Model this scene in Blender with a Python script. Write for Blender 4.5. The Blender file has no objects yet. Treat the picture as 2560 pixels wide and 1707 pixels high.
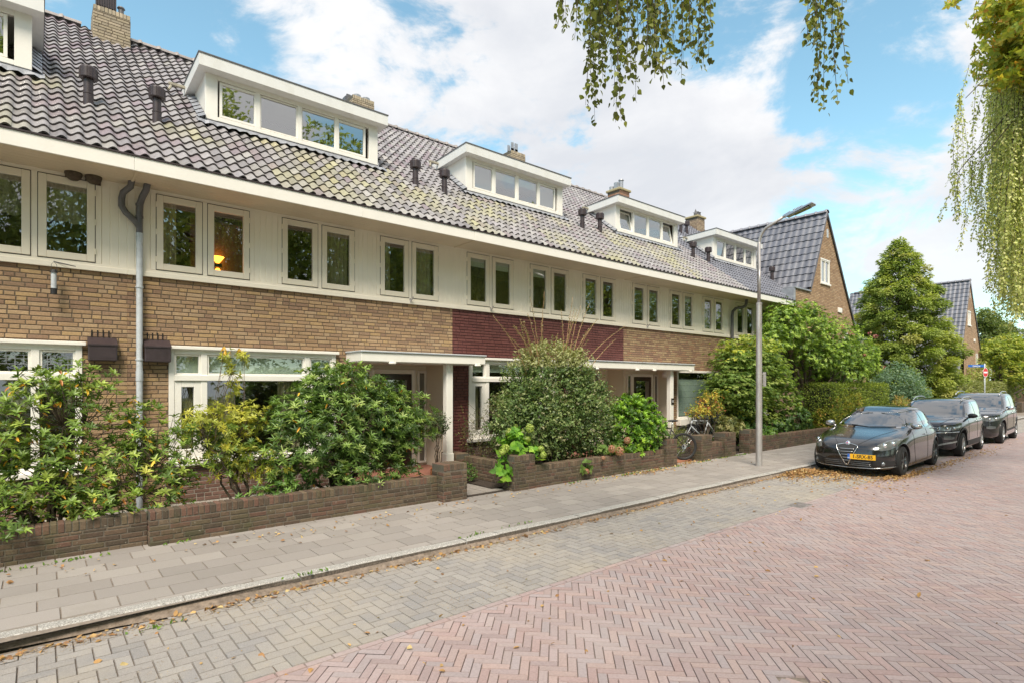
import bpy, bmesh, math, random
import numpy as np
from mathutils import Vector, Matrix
R = math.radians
sc = bpy.context.scene
COL = sc.collection
ORG = {}

# ------------------------------------------------------------------ helpers
class MB:
    """collects faces with one colour each and links them as one mesh object"""
    def __init__(s): s.V=[]; s.F=[]; s.C=[]; s.M=[]
    def face(s, pts, col=(1,1,1), mi=0):
        n=len(s.V); s.V.extend(tuple(p) for p in pts); s.F.append(tuple(range(n,n+len(pts)))); s.C.append(col); s.M.append(mi)
    def box(s, x0,x1,y0,y1,z0,z1, col=(1,1,1), mi=0):
        n=len(s.V)
        s.V += [(x0,y0,z0),(x1,y0,z0),(x1,y1,z0),(x0,y1,z0),(x0,y0,z1),(x1,y0,z1),(x1,y1,z1),(x0,y1,z1)]
        for f in ((0,3,2,1),(4,5,6,7),(0,1,5,4),(1,2,6,5),(2,3,7,6),(3,0,4,7)):
            s.F.append(tuple(n+i for i in f)); s.C.append(col); s.M.append(mi)
    def cbox(s, x0,x1,y0,y1,z0,z1, c=.006, col=(1,1,1), mi=0):
        """box with chamfered edges"""
        c=min(c,(x1-x0)*.3,(y1-y0)*.3,(z1-z0)*.3)
        bm=bmesh.new(); bmesh.ops.create_cube(bm,size=1)
        for v in bm.verts:
            v.co=Vector(((x0+x1)/2+v.co.x*(x1-x0),(y0+y1)/2+v.co.y*(y1-y0),(z0+z1)/2+v.co.z*(z1-z0)))
        bmesh.ops.bevel(bm,geom=bm.edges[:],offset=c,segments=1,affect='EDGES')
        s.add_bm(bm,col,mi)
    def add_bm(s,bm,col=(1,1,1),mi=0,mat=None):
        n=len(s.V); bm.verts.ensure_lookup_table()
        for i,v in enumerate(bm.verts):
            v.index=i; s.V.append(tuple(mat@v.co) if mat else tuple(v.co))
        for f in bm.faces: s.F.append(tuple(n+v.index for v in f.verts)); s.C.append(col); s.M.append(mi)
        bm.free()
    def tube(s, pts, rad, n=6, col=(1,1,1), mi=0, cap=True):
        pts=[Vector(p) for p in pts]
        if not hasattr(rad,'__len__'): rad=[rad]*len(pts)
        b=len(s.V); prev=None
        for i,p in enumerate(pts):
            d=(pts[min(i+1,len(pts)-1)]-pts[max(i-1,0)])
            d=d.normalized() if d.length>1e-9 else Vector((0,0,1))
            if prev is None:
                a=Vector((1,0,0)) if abs(d.x)<.8 else Vector((0,1,0)); a=(a-d*a.dot(d)).normalized()
            else:
                a=prev-d*prev.dot(d); a=a.normalized() if a.length>1e-6 else Vector((1,0,0))
            prev=a; c=d.cross(a)
            for k in range(n):
                t=2*math.pi*k/n; q=p+(a*math.cos(t)+c*math.sin(t))*rad[i]; s.V.append(tuple(q))
        for i in range(len(pts)-1):
            for k in range(n):
                s.F.append((b+i*n+k,b+i*n+(k+1)%n,b+(i+1)*n+(k+1)%n,b+(i+1)*n+k)); s.C.append(col); s.M.append(mi)
        if cap:
            s.F.append(tuple(b+k for k in reversed(range(n)))); s.C.append(col); s.M.append(mi)
            e=b+(len(pts)-1)*n; s.F.append(tuple(e+k for k in range(n))); s.C.append(col); s.M.append(mi)
    def lathe(s, prof, n=24, o=(0,0,0), axis='z', col=(1,1,1), mi=0, arc=None):
        """prof: (r,h) list; axis z or y"""
        b=len(s.V); m=n if arc is None else n+1
        for r,h in prof:
            for k in range(m):
                t=(2*math.pi if arc is None else arc)*k/n
                x,y=r*math.cos(t),r*math.sin(t)
                s.V.append((o[0]+x,o[1]+y,o[2]+h) if axis=='z' else (o[0]+x,o[1]+h,o[2]+y))
        for i in range(len(prof)-1):
            for k in range(n):
                k2=(k+1)%m if arc is None else k+1
                s.F.append((b+i*m+k,b+i*m+k2,b+(i+1)*m+k2,b+(i+1)*m+k)); s.C.append(col); s.M.append(mi)
    def build(s, name, mats, parent=None, smooth=False, sharp=None):
        if not isinstance(mats,(list,tuple)): mats=[mats]
        V=np.array(s.V,dtype=np.float32).reshape(-1,3)
        if parent is not None and parent.name in ORG: V=V-np.array(ORG[parent.name],dtype=np.float32)
        me=bpy.data.meshes.new(name)
        ln=np.array([len(f) for f in s.F],dtype=np.int32)
        li=np.concatenate([np.array(f,dtype=np.int32) for f in s.F]) if len(s.F) else np.zeros(0,np.int32)
        mesh_fill(me,V,li,ln,np.repeat(np.array(s.C,dtype=np.float32).reshape(-1,3),ln,axis=0))
        for m in mats: me.materials.append(m)
        if len(mats)>1: me.polygons.foreach_set('material_index',np.array(s.M,dtype=np.int32))
        me.polygons.foreach_set('use_smooth',np.full(len(ln),bool(smooth)))
        if sharp: me.set_sharp_from_angle(angle=R(sharp))
        o=bpy.data.objects.new(name,me); COL.objects.link(o)
        if parent is not None:
            o.parent=parent
            if parent.name in ORG: ORG[o.name]=ORG[parent.name]
        return o

def mesh_fill(me,V,li,ln,C):
    me.vertices.add(len(V)); me.vertices.foreach_set('co',V.astype(np.float32).ravel())
    me.loops.add(len(li)); me.loops.foreach_set('vertex_index',li.astype(np.int32))
    me.polygons.add(len(ln)); st=np.concatenate([[0],np.cumsum(ln)[:-1]]) if len(ln) else ln
    me.polygons.foreach_set('loop_start',st.astype(np.int32)); me.polygons.foreach_set('loop_total',ln.astype(np.int32))
    me.update(calc_edges=True)
    a=me.color_attributes.new('Col','FLOAT_COLOR','CORNER')
    a.data.foreach_set('color',np.concatenate([C,np.ones((len(C),1))],axis=1).astype(np.float32).ravel())

def root(name, label, cat, loc, group=None, rotz=0, local=False):
    o=bpy.data.objects.new(name,None); COL.objects.link(o); o.location=loc; o.rotation_euler=(0,0,rotz)
    o.empty_display_size=.2
    o['label']=label; o['category']=cat
    if group: o['group']=group
    if not local: ORG[o.name]=tuple(loc)
    return o
def tag(o,label=None,cat=None,group=None,kind=None):
    for k,v in (('label',label),('category',cat),('group',group),('kind',kind)):
        if v: o[k]=v
    return o
def copy_tree(o,parent=None,**kw):
    c=o.copy(); COL.objects.link(c); c.parent=parent
    for ch in list(o.children): copy_tree(ch,c)
    return c

# ------------------------------------------------------------------ materials
def mat(name, col=None, rough=.6, metal=0, var=(0,0), bump=(0,0), coat=0, spec=.5, dirt=None, sheen=0, cd=0, emit=None, vscale=(1,1,1), trans=0):
    m=bpy.data.materials.new(name); m.use_nodes=True; nt=m.node_tree; N=nt.nodes; L=nt.links
    p=N['Principled BSDF']; out=N['Material Output']
    if col is None:
        a=N.new('ShaderNodeAttribute'); a.attribute_name='Col'; src=a.outputs['Color']
    else:
        a=N.new('ShaderNodeRGB'); a.outputs[0].default_value=(*col,1); src=a.outputs[0]
    tc=N.new('ShaderNodeTexCoord'); mp=N.new('ShaderNodeMapping'); mp.inputs['Scale'].default_value=vscale
    L.new(tc.outputs['Object'],mp.inputs['Vector'])
    def noise(scale,detail=6,rough=.6):
        n=N.new('ShaderNodeTexNoise'); n.inputs['Scale'].default_value=scale; n.inputs['Detail'].default_value=detail
        n.inputs['Roughness'].default_value=rough; L.new(mp.outputs[0],n.inputs['Vector']); return n.outputs['Fac']
    if var[1]:
        f=noise(var[0]); r=N.new('ShaderNodeMapRange'); r.inputs['From Min'].default_value=.3; r.inputs['From Max'].default_value=.7
        r.inputs['To Min'].default_value=1-var[1]; r.inputs['To Max'].default_value=1+var[1]; L.new(f,r.inputs['Value'])
        mx=N.new('ShaderNodeVectorMath'); mx.operation='SCALE'; L.new(src,mx.inputs[0]); L.new(r.outputs[0],mx.inputs['Scale']); src=mx.outputs[0]
    if dirt:   # (scale, colour, low, high, amount[, stretch])
        for d in (dirt if isinstance(dirt[0],(tuple,list)) else [dirt]):
            f=noise(d[0],8,.65); r=N.new('ShaderNodeMapRange'); r.inputs['From Min'].default_value=d[2]; r.inputs['From Max'].default_value=d[3]
            r.inputs['To Max'].default_value=d[4]; L.new(f,r.inputs['Value'])
            mx=N.new('ShaderNodeMix'); mx.data_type='RGBA'; L.new(r.outputs[0],mx.inputs[0]); L.new(src,mx.inputs[6]); mx.inputs[7].default_value=(*d[1],1); src=mx.outputs[2]
    L.new(src,p.inputs['Base Color'])
    p.inputs['Roughness'].default_value=rough; p.inputs['Metallic'].default_value=metal
    p.inputs['Coat Weight'].default_value=coat; p.inputs['Coat Roughness'].default_value=.03; p.inputs['Coat IOR'].default_value=1.5; p.inputs['Specular IOR Level'].default_value=spec
    if bump[1]:
        f=noise(bump[0],5); b=N.new('ShaderNodeBump'); b.inputs['Strength'].default_value=bump[1]; b.inputs['Distance'].default_value=.01
        L.new(f,b.inputs['Height']); L.new(b.outputs[0],p.inputs['Normal'])
    if emit: p.inputs['Emission Color'].default_value=(*emit[0],1); p.inputs['Emission Strength'].default_value=emit[1]
    if trans:
        t=N.new('ShaderNodeBsdfTranslucent'); sc2=N.new('ShaderNodeVectorMath'); sc2.operation='MULTIPLY'; sc2.inputs[1].default_value=(1.5,1.6,.7)
        L.new(src,sc2.inputs[0]); L.new(sc2.outputs[0],t.inputs['Color'])
        ms=N.new('ShaderNodeMixShader'); ms.inputs[0].default_value=trans; L.new(p.outputs[0],ms.inputs[1]); L.new(t.outputs[0],ms.inputs[2]); L.new(ms.outputs[0],out.inputs['Surface'])
    return m
def glassmat(name,tint=(.84,.9,.86),boost=.11,k=1.8,rough=.008,bump=.02):
    m=bpy.data.materials.new(name); m.use_nodes=True; nt=m.node_tree; N=nt.nodes; L=nt.links; N.remove(N['Principled BSDF'])
    t=N.new('ShaderNodeBsdfTransparent'); t.inputs[0].default_value=(*tint,1)
    g=N.new('ShaderNodeBsdfGlossy'); g.inputs['Roughness'].default_value=rough
    nz=N.new('ShaderNodeTexNoise'); nz.inputs['Scale'].default_value=1.7; nz.inputs['Detail'].default_value=1
    tc=N.new('ShaderNodeTexCoord'); L.new(tc.outputs['Object'],nz.inputs['Vector'])
    b=N.new('ShaderNodeBump'); b.inputs['Strength'].default_value=bump; b.inputs['Distance'].default_value=.1; L.new(nz.outputs['Fac'],b.inputs['Height']); L.new(b.outputs[0],g.inputs['Normal'])
    ge=N.new('ShaderNodeNewGeometry'); dt=N.new('ShaderNodeVectorMath'); dt.operation='DOT_PRODUCT'; L.new(ge.outputs['Incoming'],dt.inputs[0]); L.new(ge.outputs['Normal'],dt.inputs[1])
    ab=N.new('ShaderNodeMath'); ab.operation='ABSOLUTE'; L.new(dt.outputs['Value'],ab.inputs[0]); iv=N.new('ShaderNodeMath'); iv.operation='SUBTRACT'; iv.inputs[0].default_value=1; L.new(ab.outputs[0],iv.inputs[1])
    pw=N.new('ShaderNodeMath'); pw.operation='POWER'; L.new(iv.outputs[0],pw.inputs[0]); pw.inputs[1].default_value=5; f=N.new('ShaderNodeMath'); f.operation='MULTIPLY_ADD'; L.new(pw.outputs[0],f.inputs[0]); f.inputs[1].default_value=.92; f.inputs[2].default_value=.08
    ma=N.new('ShaderNodeMath'); ma.operation='MULTIPLY_ADD'; ma.inputs[1].default_value=k; ma.inputs[2].default_value=boost; ma.use_clamp=True
    L.new(f.outputs[0],ma.inputs[0]); ms=N.new('ShaderNodeMixShader'); L.new(ma.outputs[0],ms.inputs[0]); L.new(t.outputs[0],ms.inputs[1]); L.new(g.outputs[0],ms.inputs[2])
    L.new(ms.outputs[0],N['Material Output'].inputs['Surface']); return m

M={}
M['brick']=mat('facade_brick',None,.85,var=(40,.16),bump=(90,.35),dirt=[(2.2,(.09,.065,.05),.56,.8,.35),(60,(.5,.42,.3),.66,.74,.35)])
M['paintbrick']=mat('painted_brick',None,.55,var=(30,.1),bump=(60,.3),dirt=(23,(.5,.42,.42),.72,.78,.5))
M['gbrick']=mat('garden_brick',None,.9,var=(35,.2),bump=(70,.5),dirt=[(3,(.06,.065,.025),.5,.7,.6),(26,(.42,.4,.33),.64,.72,.6)])
M['white']=mat('white_paint',(.83,.80,.735),.38,var=(3,.03),dirt=[(1.6,(.45,.42,.33),.6,.85,.25)],bump=(30,.05))
M['soffit']=mat('soffit_bounce_tone',(.62,.52,.385),.5,var=(2,.05))  # cream soffit coloured browner to carry the warm light bounced from below
M['cream']=mat('cream_paint',(.78,.71,.58),.42,var=(2,.04),dirt=[(2.0,(.42,.37,.28),.58,.85,.3)],bump=(25,.06))
M['cream2']=mat('cream_boards',(.83,.765,.645),.4,var=(2,.03),bump=(25,.05))
M['stained']=mat('weathered_white_paint',(.73,.73,.71),.5,var=(3,.05),dirt=[(3,(.42,.40,.34),.5,.75,.4),(7,(.36,.33,.10),.66,.78,.35)],vscale=(1,1,.35))
M['tile']=mat('roof_tile',None,.5,var=(14,.14),bump=(60,.3),spec=.5,dirt=[(2.3,(.34,.34,.22),.56,.74,.22),(34,(.45,.45,.45),.58,.72,.45),(11,(.12,.10,.11),.6,.75,.4)])
M['newtile']=mat('new_roof_tile',None,.5,var=(14,.1),bump=(60,.15),spec=.6)
M['lead']=mat('lead',(.30,.31,.34),.45,.3,var=(5,.2),bump=(9,.5),dirt=(6,(.55,.56,.58),.5,.7,.5))
M['glass']=glassmat('window_glass')
M['glassd']=glassmat('dormer_glass',(.72,.80,.76),.26,2.0)
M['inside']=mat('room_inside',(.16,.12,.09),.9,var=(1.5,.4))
M['curtain']=mat('curtain_cloth',(.42,.37,.24),.9,var=(6,.1))
M['net']=mat('net_curtain',(.5,.47,.36),.9,var=(40,.3),trans=.4)
M['blind']=mat('roller_blind',(.58,.64,.57),.8,var=(3,.05))
M['grey']=mat('grey_pvc',(.11,.105,.11),.45,var=(8,.15))
M['zinc']=mat('painted_zinc',(.50,.53,.56),.5,.1,var=(7,.15),dirt=(12,(.3,.3,.28),.55,.7,.5))
M['vent']=mat('brown_vent_plastic',(.045,.032,.035),.4,var=(9,.2))
M['black']=mat('black_rubber',(.012,.012,.013),.6,var=(20,.2))
M['dark']=mat('dark_void',(.01,.01,.01),.9)
M['door']=mat('dark_door',(.035,.014,.012),.3,var=(6,.2),coat=.2)
M['steel']=mat('galvanised_steel',(.47,.44,.425),.45,.5,var=(9,.22),bump=(30,.1),dirt=(5,(.2,.17,.15),.5,.75,.5),vscale=(1,1,.25))
M['leaf']=mat('glossy_leaf',None,.38,var=(30,.12),spec=.4,trans=.24)
M['softleaf']=mat('soft_leaf',None,.55,var=(20,.15),spec=.3,trans=.35)
M['bark']=mat('bark',(.085,.06,.042),.9,var=(20,.3),bump=(40,.8),dirt=(9,(.12,.13,.06),.5,.7,.5))
M['bbark']=mat('birch_bark',(.5,.48,.44),.8,var=(8,.3),bump=(20,.5),dirt=(4,(.05,.045,.04),.55,.6,.9),vscale=(1,1,3))
M['terra']=mat('terracotta',(.52,.19,.07),.75,var=(14,.12),bump=(30,.2))
M['soil']=mat('soil',(.045,.032,.024),1,var=(30,.5),bump=(60,1))
M['gravel']=mat('gravel',(.42,.39,.34),.9,var=(70,.5),bump=(90,1.0),dirt=(50,(.12,.1,.08),.52,.6,.8))
M['sand']=mat('joint_sand',(.22,.18,.145),1,var=(30,.3),bump=(60,.6))
M['redstone']=mat('red_clinker',None,.72,var=(55,.12),bump=(120,.4),spec=.45,dirt=[(.55,(.44,.385,.37),.45,.75,.45),(3,(.26,.205,.19),.6,.8,.35),(1.1,(.30,.25,.25),.62,.8,.35)])
M['greystone']=mat('grey_paver',None,.85,var=(150,.22),bump=(160,.6),dirt=[(.8,(.42,.36,.28),.46,.7,.6),(9,(.45,.37,.27),.6,.75,.5)])
M['slab']=mat('concrete_slab',None,.85,var=(180,.14),bump=(160,.4),dirt=[(1.4,(.20,.18,.15),.5,.8,.45),(12,(.15,.16,.08),.64,.8,.4)])
M['kerbface']=mat('kerb_face_dark',(.12,.098,.08),.95,var=(60,.6),bump=(110,1.0))  # kerb faces get a darker tone than the kerb tops
M['kerb']=mat('exposed_aggregate',(.36,.34,.31),.85,var=(110,.75),bump=(110,1.0),dirt=(70,(.75,.73,.7),.55,.62,.7))
M['grass']=mat('grass_ground',(.05,.07,.025),1,var=(3,.4),bump=(40,1))
M['litter']=mat('dead_leaf',None,.8,var=(20,.2),trans=.15)
M['plate']=mat('number_plate_yellow',(.80,.42,.01),.45)
M['blue']=mat('sign_blue',(.02,.13,.5),.4)
M['red']=mat('sign_red',(.62,.01,.015),.4)
M['signwhite']=mat('sign_white',(.85,.85,.85),.4)
M['ink']=mat('plate_ink',(.02,.015,.01),.5)
M['chrome']=mat('chrome',(.75,.75,.76),.12,1)
M['satin']=mat('satin_silver',(.55,.55,.56),.25,.9)
M['cglass']=glassmat('car_glass',(.02,.025,.025),.19,1.8,.01,.0)
M['rubber']=mat('tyre_rubber',(.015,.015,.015),.75,var=(30,.2))
M['rim']=mat('dark_alloy',(.12,.12,.12),.3,.8)
M['rim2']=mat('silver_alloy',(.5,.5,.5),.3,.8)
M['lamp']=mat('lamp_lens',(.22,.23,.24),.08,.5,coat=1)
M['orange']=mat('lit_wall_lamp',(.9,.4,.05),.5,emit=((1,.32,.03),5))
M['plastic']=mat('black_plastic',(.02,.02,.021),.55,var=(20,.1))
M['skidplate']=mat('grey_plastic',(.35,.35,.35),.5)

# ------------------------------------------------------------------ bricks
YEL=[(.36,.238,.132),(.335,.215,.118),(.385,.262,.150),(.305,.195,.11),(.39,.258,.128),(.275,.178,.108),(.345,.224,.128),(.36,.25,.15),(.245,.152,.095)]
BUR=[(.138,.048,.042),(.15,.053,.046),(.128,.043,.038)]
BRN=[(.100,.066,.043),(.118,.077,.050),(.085,.056,.038),(.135,.096,.062),(.104,.078,.046),(.122,.066,.046),(.072,.052,.035)]
GAB=[(.42,.275,.16),(.38,.245,.14),(.45,.31,.19),(.34,.215,.125)]
DKB=[(.14,.075,.055),(.17,.09,.065),(.12,.065,.05),(.19,.11,.085)]
def brickwall(mb, O, U, width, height, pal, rng, holes=(), nrm=None, bl=.21, bh=.0500, j=.0120, proud=.0055, mort=(.115,.085,.058), ch=.004, half=True, jit=.07):
    """bricks on the plane O + u*U + v*Z; holes = (u0,u1,v0,v1)"""
    O=Vector(O); U=Vector(U).normalized(); Z=Vector((0,0,1)); Nn=Vector(nrm) if nrm is not None else U.cross(Z)
    def P(u,v,n): return O+U*u+Z*v+Nn*n
    v=0; row=0
    while v<height-.004:
        h=min(bh+j,height-v)
        iv=[(0,width)]
        for (a,b,c,d) in holes:
            if v+h*.5>c and v+h*.5<d:
                nv=[]
                for (s,e) in iv:
                    if b<=s or a>=e: nv.append((s,e))
                    else:
                        if a>s: nv.append((s,a))
                        if b<e: nv.append((b,e))
                iv=nv
        for s,e in iv:
            mb.face([P(s,v,0),P(e,v,0),P(e,v+h,0),P(s,v+h,0)],mort)
        u=-rng.random()*.2
        while u<width:
            L=bl if rng.random()<.62 or not half else (bl-j)/2
            a0,b0=u,u+L
            for s,e in iv:
                a,b=max(a0,s),min(b0,e)
                if b-a<.02: continue
                c=rng.choice(pal); f=1+rng.uniform(-jit,jit); c=(c[0]*f,c[1]*f,c[2]*f); n=proud*(1+rng.uniform(-.35,.35))
                t0=v+j*.5+rng.uniform(-.0012,.0012); t1=min(v+h-j*.5,height)+rng.uniform(-.0012,.0012)
                if t1-t0<.01: continue
                i0=len(mb.V)
                mb.V += [tuple(P(a,t0,0)),tuple(P(b,t0,0)),tuple(P(b,t1,0)),tuple(P(a,t1,0)),tuple(P(a+ch,t0+ch,n)),tuple(P(b-ch,t0+ch,n)),tuple(P(b-ch,t1-ch,n)),tuple(P(a+ch,t1-ch,n))]
                for f4 in ((4,5,6,7),(0,1,5,4),(1,2,6,5),(2,3,7,6),(3,0,4,7)):
                    mb.F.append(tuple(i0+k for k in f4)); mb.C.append(c); mb.M.append(0)
            u=b0+j
        v+=bh+j; row+=1
def boxbricks(mb,x0,x1,y0,y1,z0,z1,pal,rng,rowlock=True,faces='flrbt',**kw):
    """free standing brick box with a soldier top course"""
    rh=.105 if rowlock else 0; zt=z1-rh
    if 'f' in faces: brickwall(mb,(x0,y0,z0),(1,0,0),x1-x0,zt-z0,pal,rng,**kw)
    if 'b' in faces: brickwall(mb,(x1,y1,z0),(-1,0,0),x1-x0,zt-z0,pal,rng,**kw)
    if 'l' in faces: brickwall(mb,(x0,y1,z0),(0,-1,0),y1-y0,zt-z0,pal,rng,**kw)
    if 'r' in faces: brickwall(mb,(x1,y0,z0),(0,1,0),y1-y0,zt-z0,pal,rng,**kw)
    mb.box(x0+.001,x1-.001,y0+.001,y1-.001,zt-.002,z1-.008,(.10,.09,.07))
    if rowlock:
        along = (x1-x0)>=(y1-y0)*.9
        n=max(1,int(((x1-x0) if along else (y1-y0))/.0635)); st=((x1-x0) if along else (y1-y0))/n
        for i in range(n):
            c=rng.choice(pal); f=1.12+rng.uniform(-.15,.2); c=(c[0]*f,c[1]*f,c[2]*f); dz=rng.uniform(-.004,.004); q=rng.uniform(.002,.008)
            if along: mb.cbox(x0+i*st+.004,x0+(i+1)*st-.004,y0-q,y1+q,zt+.004,z1+dz,.006,c)
            else: mb.cbox(x0-q,x1+q,y0+i*st+.004,y0+(i+1)*st-.004,zt+.004,z1+dz,.006,c)
# ------------------------------------------------------------------ ground
M['sand2']=mat('gutter_dirt',(.23,.18,.14),1,var=(14,.35),bump=(90,1.0),dirt=(25,(.12,.09,.06),.5,.65,.7))
def structure(o): o['kind']='structure'; return o
rng=random.Random(7)
g=MB(); g.face([(-60,-80,-.03),(260,-80,-.03),(260,160,-.03),(-60,160,-.03)]); structure(g.build('ground',M['grass']))
g=MB(); g.face([(-12,-2.6,-.012),(90,-2.6,-.012),(90,5.66,-.012),(-12,5.66,-.012)]); structure(g.build('road_bed',M['sand']))
KX1=90
def stone(mb,cx,cy,hx,hy,ang,z,h,c,rng,ch=.004,jz=.0015,tilt=.006):
    ca,sa=math.cos(ang),math.sin(ang); dz=rng.uniform(-jz,jz); tx,ty=rng.uniform(-tilt,tilt),rng.uniform(-tilt,tilt)
    n=len(mb.V)
    for (ex,top) in ((0,0),(ch,1)):
        for sx,sy in ((-1,-1),(1,-1),(1,1),(-1,1)):
            x=sx*(hx-ex); y=sy*(hy-ex)
            mb.V.append((cx+x*ca-y*sa,cy+x*sa+y*ca,z+(h+dz+x*tx+y*ty)*top if top else z-.01))
    for f4 in ((4,5,6,7),(0,1,5,4),(1,2,6,5),(2,3,7,6),(3,0,4,7)): mb.F.append(tuple(n+k for k in f4)); mb.C.append(c); mb.M.append(0)
def clip_poly(P,ymin,ymax):
    for (sg,lim) in ((1,ymax),(-1,-ymin)):
        out=[]
        for i in range(len(P)):
            a,b=P[i-1],P[i]; da,db=sg*a[1]-lim,sg*b[1]-lim
            if (da<=0)!=(db<=0): t=da/(da-db); out.append((a[0]+(b[0]-a[0])*t,a[1]+(b[1]-a[1])*t))
            if db<=0: out.append(b)
        P=out
        if not P: return P
    return P
def herring(mb,W,n,ang,inside,cfun,rng,z,h,gap,bounds,ylim=None):
    x0,x1,y0,y1=bounds; ca,sa=math.cos(ang),math.sin(ang)
    cs=[(x*ca+y*sa,-x*sa+y*ca) for x in (x0,x1) for y in (y0,y1)]
    i0=int(min(c[0] for c in cs)/W)-n; i1=int(max(c[0] for c in cs)/W)+n; j0=int(min(c[1] for c in cs)/W)-n; j1=int(max(c[1] for c in cs)/W)+n
    for j in range(j0,j1):
        for i in range(i0,i1):
            r=(i-j)%(2*n)
            if r==0: u,v,hu,hv=(i+n/2)*W,(j+.5)*W,n*W/2,W/2
            elif r==2*n-1: u,v,hu,hv=(i+.5)*W,(j+n/2)*W,W/2,n*W/2
            else: continue
            X,Y=u*ca-v*sa,u*sa+v*ca
            if not inside(X,Y): continue
            if ylim:
                hx,hy=hu-gap/2,hv-gap/2; C4=[(X+a*hx*ca-b*hy*sa,Y+a*hx*sa+b*hy*ca) for a,b in ((-1,-1),(1,-1),(1,1),(-1,1))]
                if min(c[1] for c in C4)<ylim[0] or max(c[1] for c in C4)>ylim[1]:
                    Q=clip_poly(C4,*ylim)
                    if len(Q)>2: mb.face([(a,b,z+h) for a,b in Q],cfun(X,Y,rng))
                    continue
            stone(mb,X,Y,hu-gap/2,hv-gap/2,ang,z,h,cfun(X,Y,rng),rng,.003)
RED=[(.355,.252,.236),(.355,.27,.253),(.345,.258,.248),(.355,.275,.266),(.375,.275,.25),(.315,.24,.232),(.335,.275,.272),(.36,.283,.27)]
def redc(X,Y,r): c=r.choice(RED); f=1.02+r.uniform(-.07,.07); return tuple(k*f for k in c)
def in_mh(x,y): return abs(x-3.62)<.36 and abs(y-1.34)<.36
mb=MB()
herring(mb,.0675,3,R(45),lambda x,y: (-.6<x<46) and (-1.2<y<4.1) and (y>.13*x-1.3) and not in_mh(x,y),redc,rng,0,.004,.0030,(-.6,46,-1.2,4.2),(-9,3.948))
x=-3
while x<46:    # border course along the parking strip
    stone(mb,x+.1,3.985,.098,.032,0,0,.007,redc(x,4,rng),rng); x+=.2025
structure(mb.build('road',M['redstone']))
mb=MB(); mb.face([(46,-2.6,.002),(KX1,-2.6,.002),(KX1,4,.002),(46,4,.002)],(.33,.23,.21)); mb.face([(-12,-2.6,-.004),(46,-2.6,-.004),(46,-1.1,-.004),(-12,-1.1,-.004)],(.33,.23,.21)); structure(mb.build('road_far',M['redstone']))
GRY=[(.30,.275,.255),(.315,.29,.268),(.29,.268,.25),(.32,.295,.272),(.305,.278,.255),(.27,.253,.243)]
def gryc(X,Y,r): c=r.choice(GRY); f=1+r.uniform(-.06,.06); return tuple(k*f for k in c)
mb=MB()
herring(mb,.106,2,0,lambda x,y: -4<x<46 and 3.9<y<5.6,gryc,rng,0,.004,.006,(-4,46,3.8,5.7),(4.022,5.58))
structure(mb.build('parking_strip',M['greystone']))
mb=MB(); mb.face([(46,4,.001),(KX1,4,.001),(KX1,5.6,.001),(46,5.6,.001)],(.27,.27,.27)); structure(mb.build('parking_strip_far',M['greystone']))
# kerb (gentle sag and wobble), with joints every metre
def kerby(x): return 5.57+.20*math.exp(-((x+1.8)/2.6)**2)+.015*math.sin(x*.8)
mb=MB(); x=-6.
while x<60:
    a,b=x+.004,x+.996
    for (p,q) in ((a,(a+b)/2),((a+b)/2,b)):
        ya,yb=kerby(p),kerby(q)
        za=.095+.004*math.sin(p*3.1)
        pts=[(0,-.02),(.008,za-.014),(.024,za),(.135,za),(.135,-.02)]
        for k in range(len(pts)-1):
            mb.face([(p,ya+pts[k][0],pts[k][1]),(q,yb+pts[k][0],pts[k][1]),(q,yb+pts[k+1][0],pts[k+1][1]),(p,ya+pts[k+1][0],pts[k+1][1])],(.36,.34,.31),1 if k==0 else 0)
    mb.face([(a,kerby(a),-.02),(a,kerby(a)+.135,-.02),(a,kerby(a)+.135,.08),(a,kerby(a),.08)])
    x+=1
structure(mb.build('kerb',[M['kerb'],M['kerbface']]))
# dirt washed up against the kerb
mb=MB(); x=-4.
while x<30:
    def yy(q): return kerby(q)-.012-.04*abs(math.sin(q*1.7))*abs(math.sin(q*.43+.6))-.025*abs(math.sin(q*4.3+1))-.02*abs(math.sin(q*.7))
    mb.face([(x,yy(x),.0055),(x+.1,yy(x+.1),.0055),(x+.1,kerby(x+.1)+.004,.046+.008*math.sin(x*2.3)),(x,kerby(x)+.004,.046+.008*math.sin(x*2.3-.23))]); x+=.1
tag(mb.build('gutter_dirt',M['sand2']),'strip of brown dirt washed against the kerb','dirt',kind='stuff')
# pavement
SLAB=[(.275,.245,.222),(.29,.26,.237),(.262,.235,.214),(.30,.27,.244)]
mb=MB(); y=5.56; row=0
while y<8.0:
    x=-6+(.3 if row%2 else 0)*.5
    while x<46:
        ye=max(y,kerby(x+.2)+.139)
        if y+.3-ye>.05:
            c=rng.choice(SLAB); f=1.05+rng.uniform(-.08,.08); c=tuple(k*f for k in c)
            stone(mb,x+.2,(ye+y+.297)/2,.197,(y+.297-ye)/2,0,.083,.012,c,rng,.004,.0012,.002)
        x+=.4
    y+=.3; row+=1
structure(mb.build('pavement',M['slab']))
mb=MB(); mb.face([(-12,5.62,.084),(90,5.62,.084),(90,8.1,.084),(-12,8.1,.084)]); mb.face([(46,5.72,.094),(90,5.72,.094),(90,8.0,.094),(46,8.0,.094)]); structure(mb.build('pavement_bed',M['sand']))
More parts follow.
